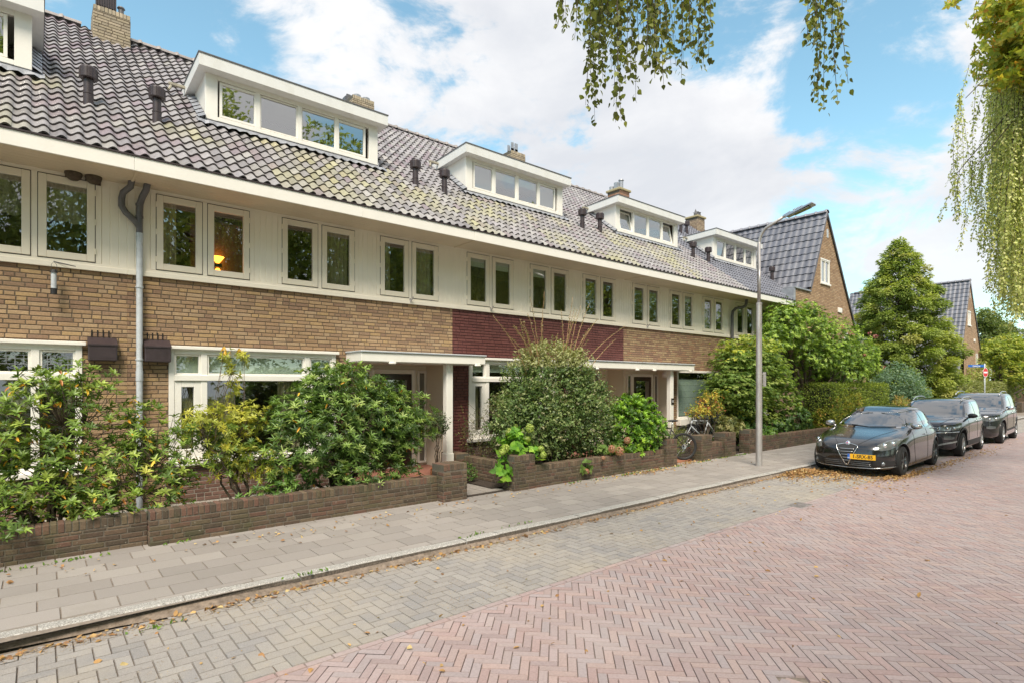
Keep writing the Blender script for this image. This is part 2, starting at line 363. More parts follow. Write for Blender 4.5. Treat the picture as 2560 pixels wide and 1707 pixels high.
# gardens (soil / gravel / paths) behind the low walls
mb=MB(); mb.face([(-12,8.02,.13),(5.1,7.95,.13),(5.1,10.9,.2),(-12,10.9,.2)]); structure(mb.build('gravel',M['gravel']))
mb=MB(); mb.face([(6.5,7.75,.118),(21.2,7.75,.118),(21.2,10.9,.128),(6.5,10.9,.128)]); mb.face([(5.0,7.7,.104),(6.55,7.7,.104),(6.55,9.3,.108),(5.0,9.3,.108)]); mb.face([(6.26,7.95,.125),(6.62,7.95,.135),(6.62,9.2,.15),(6.26,9.2,.14)]); structure(mb.build('soil',M['soil']))
mb=MB()
for i in range(3):
    for j in range(5): stone(mb,5.42+i*.4,7.95+j*.31,.196,.15,0,.1,.014,rng.choice(SLAB),rng)
for i in range(3):
    for j in range(9): stone(mb,11.72+i*.3,7.9+j*.3,.147,.147,0,.1,.03,(.42,.17,.10),rng)
structure(mb.build('garden_path',M['slab']))
mb=MB(); mb.face([(21.2,7.6,.13),(90,7.6,.13),(90,22,.13),(21.2,22,.13)]); structure(mb.build('garden_ground',M['soil']))

# ------------------------------------------------------------------ terrace
E0,EZ,T=9.05,5.085,.762      # eave line and roof slope
RY=15.08; RZ=EZ+(RY-E0)*T
def roofz(y): return EZ+(y-E0)*T
SL=math.sqrt(1+T*T)
TOLD=[(.245,.23,.235),(.275,.26,.265),(.215,.20,.21),(.29,.27,.28),(.26,.245,.255),(.235,.195,.215),(.31,.295,.29)]
TNEW=[(.135,.138,.165),(.155,.158,.185),(.12,.124,.15),(.165,.168,.195)]
def tiles(mb,O,U,S,N,width,length,pal,rng,skip=None,w=.185,ex=.272,A=.027,lip=.036,clip=None,seg=8,lichen=None):
    """wavy pantiles: U across, S up the slope, N normal"""
    O,U,S,N=map(Vector,(O,U,S,N)); nu=max(1,round(width/w)); w=width/nu; nv=int(math.ceil(length/ex))
    prof=[(k/seg, A*math.sin(2*math.pi*(k/seg+.52))) for k in range(seg+1)]
    for j in range(nv):
        for i in range(nu):
            cu,cs=(i+.5)*w,(j+.5)*ex
            if skip and skip(cu,cs): continue
            du,dn,ds=rng.uniform(-.004,.004),rng.uniform(-.003,.004),rng.uniform(-.006,.006)
            c=rng.choice(pal); f=1+rng.uniform(-.13,.13)
            if lichen:
                l=lichen(cu,cs,rng); c=tuple(c[k]*(1-l)+(.38,.36,.17)[k]*l for k in range(3))
            c=(c[0]*f,c[1]*f,c[2]*f); n0=len(mb.V)
            s0=j*ex+ds; s1=min((j+1.12)*ex,length+.02)
            for (uu,hh) in prof:
                u=i*w+uu*w*1.03+du
                for (s,n) in ((s1,hh+.004),(s0,hh+lip+dn),(s0,hh+lip+dn-.024)):
                    q=O+U*u+S*s+N*n; mb.V.append((q.x,q.y,q.z))
            for k in range(seg):
                a=n0+3*k; mb.F.append((a+1,a+4,a+3,a)); mb.C.append(c); mb.M.append(0)
                mb.F.append((a+2,a+5,a+4,a+1)); mb.C.append((c[0]*.3,c[1]*.27,c[2]*.27)); mb.M.append(0)  # front lip coloured darker to draw the shadow line under each tile
    # underlay
    a=O+N*-.03
    if not skip:
        mb.face([a,a+U*width,a+U*width+S*length,a+S*length],(.05,.045,.045))
def ridgecaps(mb,A,B,rng,col,r=.115,step=.36):
    A,B=Vector(A),Vector(B); d=(B-A).normalized(); n=int((B-A).length/step); side=d.cross(Vector((0,0,1))).normalized(); up=Vector((0,0,1))
    for i in range(n):
        s=A+d*i*step; f=rng.uniform(.85,1.15); c=tuple(k*f for k in col); n0=len(mb.V); stn=[(0,r*1.02),(.05,r*1.28),(.075,r*1.24),(.08,r),(step+.02,r*.98)]
        for (t,rr) in stn:
            for k in range(9):
                a=math.pi*k/8; q=s+d*t+side*math.cos(a)*rr+up*(math.sin(a)*rr*.85-.02); mb.V.append(tuple(q))
        for t in range(4):
            for k in range(8): mb.F.append((n0+t*9+k,n0+t*9+k+1,n0+t*9+10+k,n0+t*9+9+k)); mb.C.append(c); mb.M.append(0)
def ring_frame(mb,x0,x1,z0,z1,w,y0,y1,wb=None,wt=None,c=.004,mi=0,col=(1,1,1)):
    wb=wb or w; wt=wt or w
    mb.cbox(x0,x0+w,y0,y1,z0,z1,c,col,mi); mb.cbox(x1-w,x1,y0,y1,z0,z1,c,col,mi)
    mb.cbox(x0+w+.0005,x1-w-.0005,y0+.0007,y1-.0007,z0,z0+wb,c,col,mi); mb.cbox(x0+w+.0005,x1-w-.0005,y0+.0007,y1-.0007,z1-wt,z1,c,col,mi)
def pane(x0,x1,y,z0,z1,parent,m='glass',tilt=0):
    g=MB(); g.face([(x0,y,z0),(x1,y,z0),(x1,y,z1),(x0,y,z1)]); return g.build('pane',M[m],parent)
def pleats(x0,x1,y,z0,z1,parent,m='curtain',amp=.018,per=.075,scallop=0,name='curtain'):
    g=MB(); n=max(6,int((x1-x0)/.012)); 
    for i in range(n):
        a=x0+(x1-x0)*i/n; b=x0+(x1-x0)*(i+1)/n
        f=lambda x: y+amp*math.sin(2*math.pi*x/per)+amp*.4*math.sin(2*math.pi*x/per*.37+1)
        zz=lambda x: z0-scallop*abs(math.sin(math.pi*x/.16))
        g.face([(a,f(a),zz(a)),(b,f(b),zz(b)),(b,f(b),z1),(a,f(a),z1)])
    return g.build(name,M[m],parent,smooth=True)
WY=9.85
def casement(parent,x0,x1,z0=3.71,z1=4.83,dress=None,side=-1):
    """hinged sash: frame + pane + what hangs behind it"""
    m=MB(); w=.088
    ring_frame(m,x0,x1,z0,z1,w,WY-.045,WY+.02,.095,.095,.005)
    # dark shadow gap round the sash
    for a,b,c,d in ((x0-.009,x0+.002,z0-.009,z1+.009),(x1-.002,x1+.009,z0-.009,z1+.009),(x0,x1,z0-.009,z0+.002),(x0,x1,z1-.002,z1+.009)):
        m.box(a,b,WY-.0325,WY-.02,c,d,(1,1,1),1)
    hx=x0-.004 if side<0 else x1+.004
    for hz in (z0+.15,(z0+z1)/2,z1-.15): m.box(hx-.008,hx+.008,WY-.052,WY-.03,hz-.04,hz+.04,(1,1,1),0)
    win=m.build('window',[M['cream'],M['vent']],parent)
    pane(x0+w-.004,x1-w+.004,WY-.005,z0+.091,z1-.091,win)
    a,b,c,d=x0+w-.02,x1-w+.02,z0+.06,z1-.06
    if dress=='curtain': pleats(a,b,WY+.13,c,d,win)
    elif dress=='half': pleats(a,a+(b-a)*.45,WY+.13,c,d,win)
    elif dress=='net': pleats(a,b,WY+.07,z0+.55,d,win,'net',.012,.09,.035,'net_curtain')
    elif dress=='blind':
        g=MB(); g.box(a,b,WY+.06,WY+.066,z1-.26,d); g.build('roller_blind',M['blind'],win)
    elif dress=='drape':
        pleats(b-.1,b,WY+.13,c,d,win)
    return win
CUT=[('net','net'),('curtain','drape')]
HDR={0:[None,None,None,None,'net','net'],1:['half',None,None,'curtain','half','curtain'],2:['blind','blind','blind','half',None,None],3:[None,'half','half','blind','curtain','half'],4:[None,None,None,None,None,None]}
LOC=[.36,1.05,2.19,2.88,4.02,4.71]
LBL={0:'yellow brick terraced house cut off by the left edge, net curtains and leaded window',
     1:'yellow brick terraced house with two drainpipes joining and wide white dormer nearest the viewer',
     2:'terraced house with burgundy painted brickwork behind the shrub with tall shoots',
     3:'yellow brick terraced house whose bay shows pale blinds, behind the leaning bicycles',
     4:'terraced house with new blue-grey roof tiles at the far end beside the gable'}
def lichen_fn(k):
    r=random.Random(40+k); spots=[(r.uniform(0,5.7),r.uniform(0,2.2),r.uniform(.5,1.3)) for _ in range(7)]
    spots+=[(r.uniform(1.5,5.2),r.uniform(1.8,2.5),.5) for _ in range(3)]
    def f(u,s,rg):
        v=0
        for a,b,c in spots:
            d=((u-a)/c)**2+((s-b)/(c*.9))**2
            if d<1: v=max(v,(1-d))
        base=.05 if s<2.4 else .01
        return min(.7,max(0,(v*.55+base)*rg.uniform(.0,1.2)))
    return f
def dormer(parent,k,X0,X1):
    YF=11.16; zb=roofz(YF)-.0; zt=7.57; yb=E0+(zt-EZ)/T
    m=MB()
    # cheeks and front surround
    for x,s in ((X0,0),(X1,1)):
        xa,xb=(x,x+.06) if s==0 else (x-.06,x)
        tri=[(YF+.05,zb-.04),(YF+.05,zt),(yb+.1,zt),(yb-.1,zt-.12)]
        m.face([(xa,y,z) for y,z in tri]); m.face([(xb,y,z) for y,z in reversed(tri)])
        m.face([(xa,YF+.05,zb-.04),(xb,YF+.05,zb-.04),(xb,YF+.05,zt),(xa,YF+.05,zt)])
    m.cbox(X0-.012,X0+.19,YF,YF+.08,zb+.05,zt,.005); m.cbox(X1-.19,X1+.012,YF,YF+.08,zb+.05,zt,.005)
    m.cbox(X0+.19,X1-.19,YF+.001,YF+.08,zb+.055,zb+.13,.005); m.cbox(X0+.19,X1-.19,YF+.002,YF+.079,zt-.085,zt-.002,.004)
    # inside: floor/back/ceiling so the room is closed
    d=m.build('dormer',[M['white'],M['inside']],parent)
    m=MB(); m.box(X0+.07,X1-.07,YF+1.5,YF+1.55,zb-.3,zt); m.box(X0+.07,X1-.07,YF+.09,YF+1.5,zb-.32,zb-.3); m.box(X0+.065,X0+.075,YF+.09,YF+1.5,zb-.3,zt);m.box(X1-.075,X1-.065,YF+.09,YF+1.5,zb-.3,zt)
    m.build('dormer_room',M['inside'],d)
    # overhanging flat roof edge
    m=MB(); a,b,c,e=X0-.15,X1+.15,YF-.2,yb+.35; z0,z1=zt+.003,zt+.215; dz=-.07
    def sl(x,y,z): return (x,y,z+dz*(y-c)/(e-c))
    P=[sl(a,c,z0),sl(b,c,z0),sl(b,e,z0),sl(a,e,z0),sl(a,c,z1),sl(b,c,z1),sl(b,e,z1),sl(a,e,z1)]
    n=len(m.V); m.V+=P
    for f in ((0,3,2,1),(4,5,6,7),(0,1,5,4),(1,2,6,5),(2,3,7,6),(3,0,4,7)): m.F.append(tuple(n+i for i in f)); m.C.append((1,1,1)); m.M.append(0)
    for (p,q,r_,s_) in ((a-.012,b+.012,c-.012,c+.04),):
        m.box(p,q,r_,s_,z1-.004,z1+.018,(1,1,1),1)
    for x in (a-.012,b-.028): 
        n=len(m.V); m.V+=[sl(x,c+.04,z1-.004),sl(x+.04,c+.04,z1-.004),sl(x+.04,e,z1-.004),sl(x,e,z1-.004),sl(x,c+.04,z1+.018),sl(x+.04,c+.04,z1+.018),sl(x+.04,e,z1+.018),sl(x,e,z1+.018)]
        for f in ((0,3,2,1),(4,5,6,7),(0,1,5,4),(1,2,6,5),(2,3,7,6),(3,0,4,7)): m.F.append(tuple(n+i for i in f)); m.C.append((1,1,1)); m.M.append(1)
    m.build('dormer_roof_edge',[M['stained'],M['grey']],d)
    # four lights
    loc=[(.27,.815),(.945,1.60),(1.725,2.38),(2.48,3.02)]; za,zc=zb+.185,zt-.14
    m=MB()
    edges=[.19]+[ (loc[i][1]+loc[i+1][0])/2 for i in range(3)]+[X1-X0-.19]
    for i in range(1,4): m.cbox(X0+edges[i]-.042,X0+edges[i]+.042,YF+.004,YF+.078,zb+.13,zt-.085,.004)
    tilted=(k==3) 
    for i,(p,q) in enumerate(loc):
        outer=i in (0,3)
        if outer and not (tilted): ring_frame(m,X0+p-.045,X0+q+.045,za-.045,zc+.045,.045,YF+.012,YF+.07)
        elif not outer: ring_frame(m,X0+p-.03,X0+q+.03,za-.04,zc+.045,.03,YF+.025,YF+.07)
    m.build('window_frame',M['white'],d)
    for i,(p,q) in enumerate(loc):
        if i in (0,3) and tilted:
            g=MB(); x0,x1=X0+p-.045,X0+q+.045; z0,z1=za-.045,zc+.045
            ring_frame(g,x0,x1,z0,z1,.05,-.025,.025); g.box(x0+.05,x1-.05,-.003,.003,z0+.05,z1-.05,(1,1,1),1)
            t=.2; V=[]
            for (x,y,z) in g.V: V.append((x,YF+.045+(z-z0)*math.sin(t)+y*math.cos(t),z0+(z-z0)*math.cos(t)-y*math.sin(t)))
            g.V=V; g.build('tilted_window',[M['white'],M['glassd']],d)
        else:
            pane(X0+p,X0+q,YF+.04,za,zc,d,'glassd')
        if k in (2,) and i in (1,2) or k==3 and i in (1,2):
            g=MB()
            if k==2: g.box(X0+p,X0+q,YF+.1,YF+.104,zc-.17,zc)
            else:
                for s in range(22): g.face([(X0+p,YF+.1,za+s*.026),(X0+q,YF+.1,za+s*.026),(X0+q,YF+.115,za+s*.026+.012),(X0+p,YF+.115,za+s*.026+.012)])
            g.build('blind',M['blind'],d)
        if k in (2,4) and i in (0,3):
            g=MB(); g.box(X0+p,X0+q,YF+.075,YF+.079,za,zc); g.build('insect_screen',M['screen'],d)
    # lead apron dressed over the tiles
    m=MB(); n=60; base=[]
    for i in range(n+1):
        x=X0-.16+(X1-X0+.32)*i/n; wv=.02*math.sin(2*math.pi*(x/.185+.52))
        base.append([(x,YF+.03,zb+.055),(x,YF-.02,zb+.01),(x,YF-.1-.012*math.sin(x*9),roofz(YF-.1)+.05+wv*.6),(x,YF-.17-.02*math.sin(x*5),roofz(YF-.17)+.037+wv)])
    for i in range(n):
        for j in range(3): m.face([base[i][j+1],base[i+1][j+1],base[i+1][j],base[i][j]])
    for x,s in ((X0,-1),(X1,1)):
        for i in range(9):
            y0=YF-.05+i*.16; y1=y0+.155
            m.face([(x+s*.01,y0,roofz(y0)+.13),(x+s*.13,y0,roofz(y0)+.06),(x+s*.13,y1,roofz(y1)+.045),(x+s*.01,y1,roofz(y1)+.115)])
            m.face([(x+s*.012,y0,roofz(y0)+.0),(x+s*.012,y1,roofz(y1)+.0),(x+s*.012,y1,roofz(y1)+.12),(x+s*.012,y0,roofz(y0)+.12)])
    m.build('lead_flashing',M['lead'],d,smooth=True)
    m=MB(); yv=yb-.15   # little gutter outlet at the back of the roof edge
    m.cbox(X0-.42,X0-.15,yv,yv+.06,zt+.05,zt+.1,.006); m.tube([(X0-.38,yv+.03,zt+.05),(X0-.4,yv-.0,zt-.02),(X0-.43,yv-.03,zt-.07)],.024,8)
    m.build('dormer_outlet',M['outlet'],d)
def roofvent(parent,x,y,z,h=.5,name='roof_vent'):
    m=MB(); m.lathe([(0,-.15),(.065,-.15),(.065,.09),(.07,.1),(.07,.115),(.062,.12),(.062,h-.17)],16,(x,y,z),mi=0)
    m.lathe([(.062,h-.17),(.10,h-.18),(.115,h-.165),(.115,h-.03),(.10,h),(.04,h+.012),(0,h+.012)],20,(x,y,z),mi=0)
    for k in range(14):
        a=2*math.pi*k/14; m.box(x+.112*math.cos(a)-.005,x+.112*math.cos(a)+.008,y+.112*math.sin(a)-.005,y+.112*math.sin(a)+.008,z+h-.17,z+h-.02)
    m.build(name,M['vent'],parent,smooth=True,sharp=25)
M['outlet']=mat('weathered_outlet',(.33,.30,.23),.7,var=(9,.3))
M['screen']=mat('insect_screen',(.25,.24,.24),.8)
def chimney(parent,X,kind,rng):
    x0,x1,y0,y1=X-.04,X+.6,14.5,15.12; zt={0:9.9,1:9.92,2:9.93,3:9.9,4:9.9}[kind]; m=MB()
    pal=[(.34,.28,.19),(.30,.25,.18),(.38,.31,.22)] if kind in (0,1,2) else ([(.36,.19,.12),(.33,.18,.12),(.39,.22,.14)] if kind==3 else [(.38,.29,.20),(.34,.25,.17),(.30,.22,.16)])
    boxbricks(m,x0,x1,y0,y1,8.9,zt,pal,rng,rowlock=True)
    if kind in (3,4):
        m.cbox(x0-.06,x1+.06,y0-.06,y1+.06,zt-.02,zt+.07,.015,(.36,.30,.17))
    c=m.build('chimney',M['brick'],parent)
    m=MB(); z=zt+(.06 if kind>2 else 0)
    if kind==0:
        m.box(x0+.06,x0+.40,y0+.1,y0+.42,z+.08,z+.55)
        for k in range(9): m.box(x0+.05+k*.042,x0+.065+k*.042,y0+.085,y0+.1,z,z+.56)
        m.build('chimney_cowl',M['vent'],c); m=MB(); m.lathe([(.05,0),(.05,.16),(.075,.17),(.06,.2),(0,.21)],12,(x1-.15,y0+.15,z)); m.build('chimney_pot',M['grey'],c)
    elif kind==1:
        for q in (.18,.45): m.lathe([(.1,-.02),(.11,.06),(.09,.075),(0,.08)],16,(x0+q,y0+.12,z))
        m.build('chimney_pot',M['lead'],c); m=MB(); m.box(x0+.0,x0+.12,y1-.25,y1-.2,z-.05,z+.16); m.box(x0-.02,x0+.02,y1-.2,y1,z-.05,z+.12); m.build('chimney_cowl',M['grey'],c)
    elif kind==2:
        for q,r_ in ((.12,.26),(.06,.0)):
            m.box(x0+q,x0+q+.1,y0+.05+r_,y0+.09+r_,z-.02,z+.3); m.box(x0+q+.16,x0+q+.28,y0+.05+r_,y0+.09+r_,z-.02,z+.3); m.box(x0+q,x0+q+.28,y0+.05+r_,y0+.08+r_,z+.02,z+.1)
        m.build('chimney_cowl',M['lead'],c)
    elif kind==3:
        m.lathe([(.09,0),(.09,.38),(.12,.4),(.1,.45),(0,.46)],14,(x0+.35,y0+.2,z)); m.box(x0+.08,x0+.24,y0+.2,y0+.36,z,z+.3); m.lathe([(.1,0),(.1,.18),(0,.19)],14,(x0+.15,y0+.52,z)); m.build('chimney_pot',M['lead'],c)
    else:
        for q in (.35,.52): m.lathe([(.07,0),(.07,.14),(.055,.16),(.055,.25),(.08,.26),(0,.28)],12,(x0+q,y0+.2,z))
        m.lathe([(.06,0),(.09,.12),(.03,.3),(0,.38)],10,(x0+.18,y0+.2,z)); m.box(x0-.02,x0+.2,y0+.2,y0+.22,z+.14,z+.16); m.build('chimney_pot',M['grey'],c)
def board_strip(m,x0,x1,z0,z1,y):
    n=max(1,round((x1-x0)/.108)); w=(x1-x0)/n
    for i in range(n):
        a,b=x0+i*w,x0+(i+1)*w; c=.006
        m.face([(a,y+.006,z0),(a+c,y,z0),(a+c,y,z1),(a,y+.006,z1)]); m.face([(a+c,y,z0),(b-c,y,z0),(b-c,y,z1),(a+c,y,z1)]); m.face([(b-c,y,z0),(b,y+.006,z0),(b,y+.006,z1),(b-c,y,z1)])
def house(k):
    x0=-4.7+5.7*k; x1=x0+5.7; rg=random.Random(100+k)
    h=root('terraced_house',LBL[k],'house',(x0,WY,0),'houses of the brick terrace')
    if k==4: x1=21.5
    L=LOC if k<4 else [.46,1.15,2.33]
    if k==4: L=[.44,1.13,2.31]
    # --- ground floor openings
    mir = k%2==0           # H1,H3: see layout
    if k==0: gw=(x0+2.5,.48); holes=[(2.5,5.18,.82,2.55)]; porch=(x0+.3,x0+2.2)
    elif k==1: gw=(1.52,4.14); holes=[(.52,3.14,.82,2.54),(3.4,5.7,0,2.42)]
    elif k==2: gw=(7.12,9.8); holes=[(.42,3.1,.82,2.54),(3.4,5.7,0,2.42)]
    elif k==3: gw=(14.99,17.65); holes=[(0,2.34,0,2.42),(2.59,5.25,.82,2.42)]
    else: gw=(18.9,20.9); holes=[(.8,2.8,.9,2.45)]
    if k==0: gw=(-2.2,.48)
    pal=BUR if k==2 else YEL
    if k==3: pal=[(.33,.225,.125),(.30,.20,.11),(.27,.165,.10),(.36,.25,.14),(.24,.14,.09),(.30,.17,.10)]
    m=MB(); kw={} if k!=2 else dict(mort=(.05,.014,.016),jit=.10,proud=.009)
    zb=3.60
    if k==0: brickwall(m,(x0+2.0,WY,.12),(1,0,0),3.7,zb-.12,pal,rg,[(a-2.0,b-2.0,c-.12,d-.12) for a,b,c,d in holes],**kw)
    else: brickwall(m,(x0,WY,.12),(1,0,0),x1-x0,zb-.12,pal,rg,[(a,b,c-.12,d-.12) for a,b,c,d in holes],**kw)
    wall=m.build('wall',M['paintbrick'] if k==2 else M['brick'],h)
    # plinth area below ground windows reads darker red-brown
    m=MB(); brickwall(m,(gw[0]-.05,WY-.012,.12),(1,0,0),gw[1]-gw[0]+.1,.66,DKB,rg,mort=(.30,.27,.23)); m.build('plinth',M['brick'],h)
    # --- upper band
    m=MB(); yb=WY-.03
    m.box(x0,x1,WY-.028,WY+.05,3.598,3.70)
    m.cbox(x0,x1,WY-.052,WY-.026,3.585,3.66,.006)            # sill rail
    m.box(x0,x1,WY-.024,WY+.05,4.845,4.905)
    prs=[(L[i],L[i+1]+.61) for i in range(0,len(L)-1,2)]+([(L[-1],L[-1]+.62)] if len(L)%2 else [])
    fx=x0
    for a,b in prs:
        A,B=x0+a-.075,x0+b+.075
        if A-fx>.05: board_strip(m,fx,A,3.70,4.85,WY-.022)
        m.cbox(A,x0+a,WY-.03,WY+.05,3.70,4.85,.003); m.cbox(x0+b,B,WY-.03,WY+.05,3.70,4.85,.003)
        if b-a>.7: m.cbox(x0+a+.61,x0+b-.61,WY-.03,WY+.05,3.70,4.85,.003)
        fx=B
    if x1-fx>.05: board_strip(m,fx,x1,3.70,4.85,WY-.022)
    m.build('boarding',M['cream2'],h)
    for i,a in enumerate(L): casement(h,x0+a,x0+a+.61,dress=HDR[k][i],side=-1 if i%2==0 else 1)
    # room behind the windows (open box towards the street)
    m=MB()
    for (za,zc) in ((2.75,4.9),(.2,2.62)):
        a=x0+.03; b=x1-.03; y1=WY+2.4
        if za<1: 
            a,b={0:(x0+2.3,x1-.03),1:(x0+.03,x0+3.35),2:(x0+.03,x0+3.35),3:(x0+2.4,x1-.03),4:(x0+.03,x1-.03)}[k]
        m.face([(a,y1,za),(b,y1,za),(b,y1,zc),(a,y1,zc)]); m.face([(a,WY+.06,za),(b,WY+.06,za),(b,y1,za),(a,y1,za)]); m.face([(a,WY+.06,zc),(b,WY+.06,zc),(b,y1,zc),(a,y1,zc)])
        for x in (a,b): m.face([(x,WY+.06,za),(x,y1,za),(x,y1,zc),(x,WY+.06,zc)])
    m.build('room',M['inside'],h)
    # --- eaves
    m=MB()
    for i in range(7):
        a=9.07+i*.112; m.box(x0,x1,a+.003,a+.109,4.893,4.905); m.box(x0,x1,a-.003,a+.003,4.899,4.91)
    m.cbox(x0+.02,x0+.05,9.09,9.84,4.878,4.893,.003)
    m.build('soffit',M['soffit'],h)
    m=MB(); q=x0
    while q<x1-.01:
        e=min(x1,q+rg.uniform(2.6,3.6)); e=x1 if x1-e<.8 else e; dy=rg.uniform(-.0015,.0015); m.cbox(q+.001,e-.001,9.045+dy,9.07,4.875,5.065,.004); q=e
    m.build('fascia',M['white'],h)
    m=MB(); m.box(x0,x1,9.03,9.05,5.066,5.088); m.box(x0,x1,9.05,9.2,5.0,5.012); m.box(x0,x1,9.2,9.21,5.0,5.1); m.build('gutter',M['vent'],h)
    # --- roof
    dX0=x0+1.3; dX1=dX0+3.33; pal=TNEW if k==4 else TOLD
    m=MB(); S=Vector((0,1,T)).normalized(); N=Vector((0,-T,1)).normalized()
    def skip(u,s):
        X=x0+u; y=9.13+s*S.y
        if dX0-.06<X<dX1+.06 and 11.1<y<12.2: return True
        return False
    xr=x1 if k<4 else 25.2
    tiles(m,(x0,9.13,roofz(9.13)-.045),(1,0,0),S,N,xr-x0,(RY-9.13)*SL,pal,rg,skip,w=.18,lichen=None if k==4 else lichen_fn(k))
    if k==3:
        pass
    for (a,b,ya,yc) in ((x0,dX0,9.1,RY),(dX1,xr,9.1,RY),(dX0,dX1,9.1,11.2),(dX0,dX1,12.3,RY)):
        m.face([(a,ya,roofz(ya)-.07),(b,ya,roofz(ya)-.07),(b,yc,roofz(yc)-.07),(a,yc,roofz(yc)-.07)],(.05,.045,.045))
    # rear slope
    m.face([(x0,RY,RZ-.05),(xr,RY,RZ-.05),(xr,RY+5,RZ-.05-5*T),(x0,RY+5,RZ-.05-5*T)],(.2,.19,.19))
    ridgecaps(m,(x0,RY,RZ-.03),(xr,RY,RZ-.03),rg,(.27,.24,.23) if k<4 else (.2,.2,.23))
    rf=m.build('roof',M['newtile'] if k==4 else M['tile'],h,smooth=True,sharp=50)
    dormer(h,k,dX0,dX1)
    m=MB(); m.box(x0,x1,WY+5,WY+5.1,0,7); m.box(x0,x0+.02,WY+.1,WY+5,0,5); m.build('back_wall',M['inside'],h)
    for (vx,vy) in {0:[],1:[(.59+5.7*0,10.6)],2:[],3:[],4:[]}[k]: pass
    return h,x0,x1,rg,gw
HS=[house(k) for k in range(5)]
H=[a[0] for a in HS]
for x,y,k in ((.59,10.57,0),(1.47,10.56,1),(6.33,10.74,1),(7.05,10.68,2),(11.76,10.79,2),(12.65,10.91,3),(17.42,10.79,3),(18.27,10.71,4),(22.95,10.6,4)):
    roofvent(H[k],x,y,roofz(y)+.02)
for x,y in ((20.54,13.3),(21.3,13.5)): roofvent(H[4],x,y,roofz(y),.5)
for k,X in enumerate((.93,6.62,12.3,18.05)): chimney(H[k],X,k,random.Random(k))
chimney(H[4],23.8,4,random.Random(9))

# ---- ground floor windows
def groundwin(h,x0,x1,z0,z1,ztr,cols,kind,yy=WY):
    m=MB(); f=.075
    ring_frame(m,x0,x1,z0,z1,f,yy-.03,yy+.07,.06,.075,.005)
    m.cbox(x0-.04,x1+.04,yy-.085,yy-.028,z1-.005,z1+.045,.006)      # drip board
    m.cbox(x0-.05,x1+.05,yy-.1,yy+.02,z0-.07,z0+.005,.01)           # sill
    m.cbox(x0+f,x1-f,yy-.045,yy+.068,ztr-.045,ztr+.045,.006)
    for c in cols: m.cbox(c-.045,c+.045,yy-.028,yy+.068,z0+.06,z1-.07,.005)
    w=m.build('window',M['white'],h)
    ed=[x0+f]+[c for c in cols]+[x1-f]
    for i in range(len(ed)-1):
        a=ed[i]+(.045 if i else 0); b=ed[i+1]-(.045 if i<len(ed)-2 else 0)
        g=MB(); ring_frame(g,a,b,ztr+.046,z1-.076,.028,yy-.01,yy+.05)
        if kind!='lead': pass
        g.build('window_frame',M['white'],w)
        pane(a+.026,b-.026,yy+.03,ztr+.072,z1-.1,w)
        narrow=(b-a)<.7
        if narrow and kind in ('pale','screen'):
            g=MB(); ring_frame(g,a,b,z0+.06,ztr-.046,.095,yy-.02,yy+.05,.12,.095); g.build('window_frame',M['white'],w)
            pane(a+.09,b-.09,yy+.03,z0+.17,ztr-.14,w); pleats(a+.1,b-.1,yy+.13,z0+.1,ztr-.1,w,'curtain',.01,.03)
        else: pane(a,b,yy+.03,z0+.06,ztr-.045,w)
        if kind=='lead':   # leaded transom light
            g=MB(); r=random.Random(i+3); A,B,C,D=a+.026,b-.026,ztr+.072,z1-.1
            for z in (C+.1,C+.17,D-.05): g.box(A,B,yy+.02,yy+.026,z-.004,z+.004)
            for q in range(9):
                xx=A+(B-A)*(q+.5)/9; g.box(xx-.004,xx+.004,yy+.019,yy+.027,C if q%2 else C+.1,D-.05 if q%3 else D)
            g.build('leading',M['lead'],w); pleats(a,b,yy+.1,ztr-.38,ztr-.05,w,'net',.01,.06,.05,'net_curtain')
        if kind=='pale':
            g=MB(); g.box(a,b,yy+.09,yy+.094,ztr+.05 if i!=99 else ztr,z1-.08); g.build('roller_blind',M['blind'],w)
    return w
M['blindb']=mat('pale_blind',(.48,.56,.52),.8,var=(1.5,.06))
w=groundwin(H[0],-2.2,.48,.82,2.54,2.1,[-.95,-.02+.0],'lead')
w1=groundwin(H[1],1.52,4.14,.82,2.54,2.1,[2.0,3.62],'pale')
pleats(2.1,2.5,WY+.2,.86,2.05,w1); pleats(3.2,3.6,WY+.25,.86,2.05,w1,'curtain',.02,.09)
w2=groundwin(H[2],7.12,9.8,.82,2.54,2.1,[7.62,9.3],'screen')
g=MB(); g.box(7.2,9.75,WY+.1,WY+.104,2.27,2.47); g.build('roller_blind',M['blind'],w2)
# bay with full height pale blind
m=MB(); ring_frame(m,14.99,17.65,.95,2.42,.05,WY-.03,WY+.06,.05,.05); m.cbox(14.95,17.7,WY-.16,WY+.02,.74,.945,.01); m.cbox(14.99,17.65,WY-.06,WY-.031,2.36,2.43,.006)
w3=m.build('window',M['white'],H[3]); pane(15.04,17.6,WY+.02,1.0,2.37,w3)
g=MB()
for s in range(6): g.box(15.06,17.58,WY+.08-.004*(s%2),WY+.084-.004*(s%2),1.02+s*.19,1.02+s*.19+.186)
g.build('pleated_blind',M['blindb'],w3)
w4=groundwin(H[4],18.9,20.9,.9,2.45,2.05,[19.9],'plain')
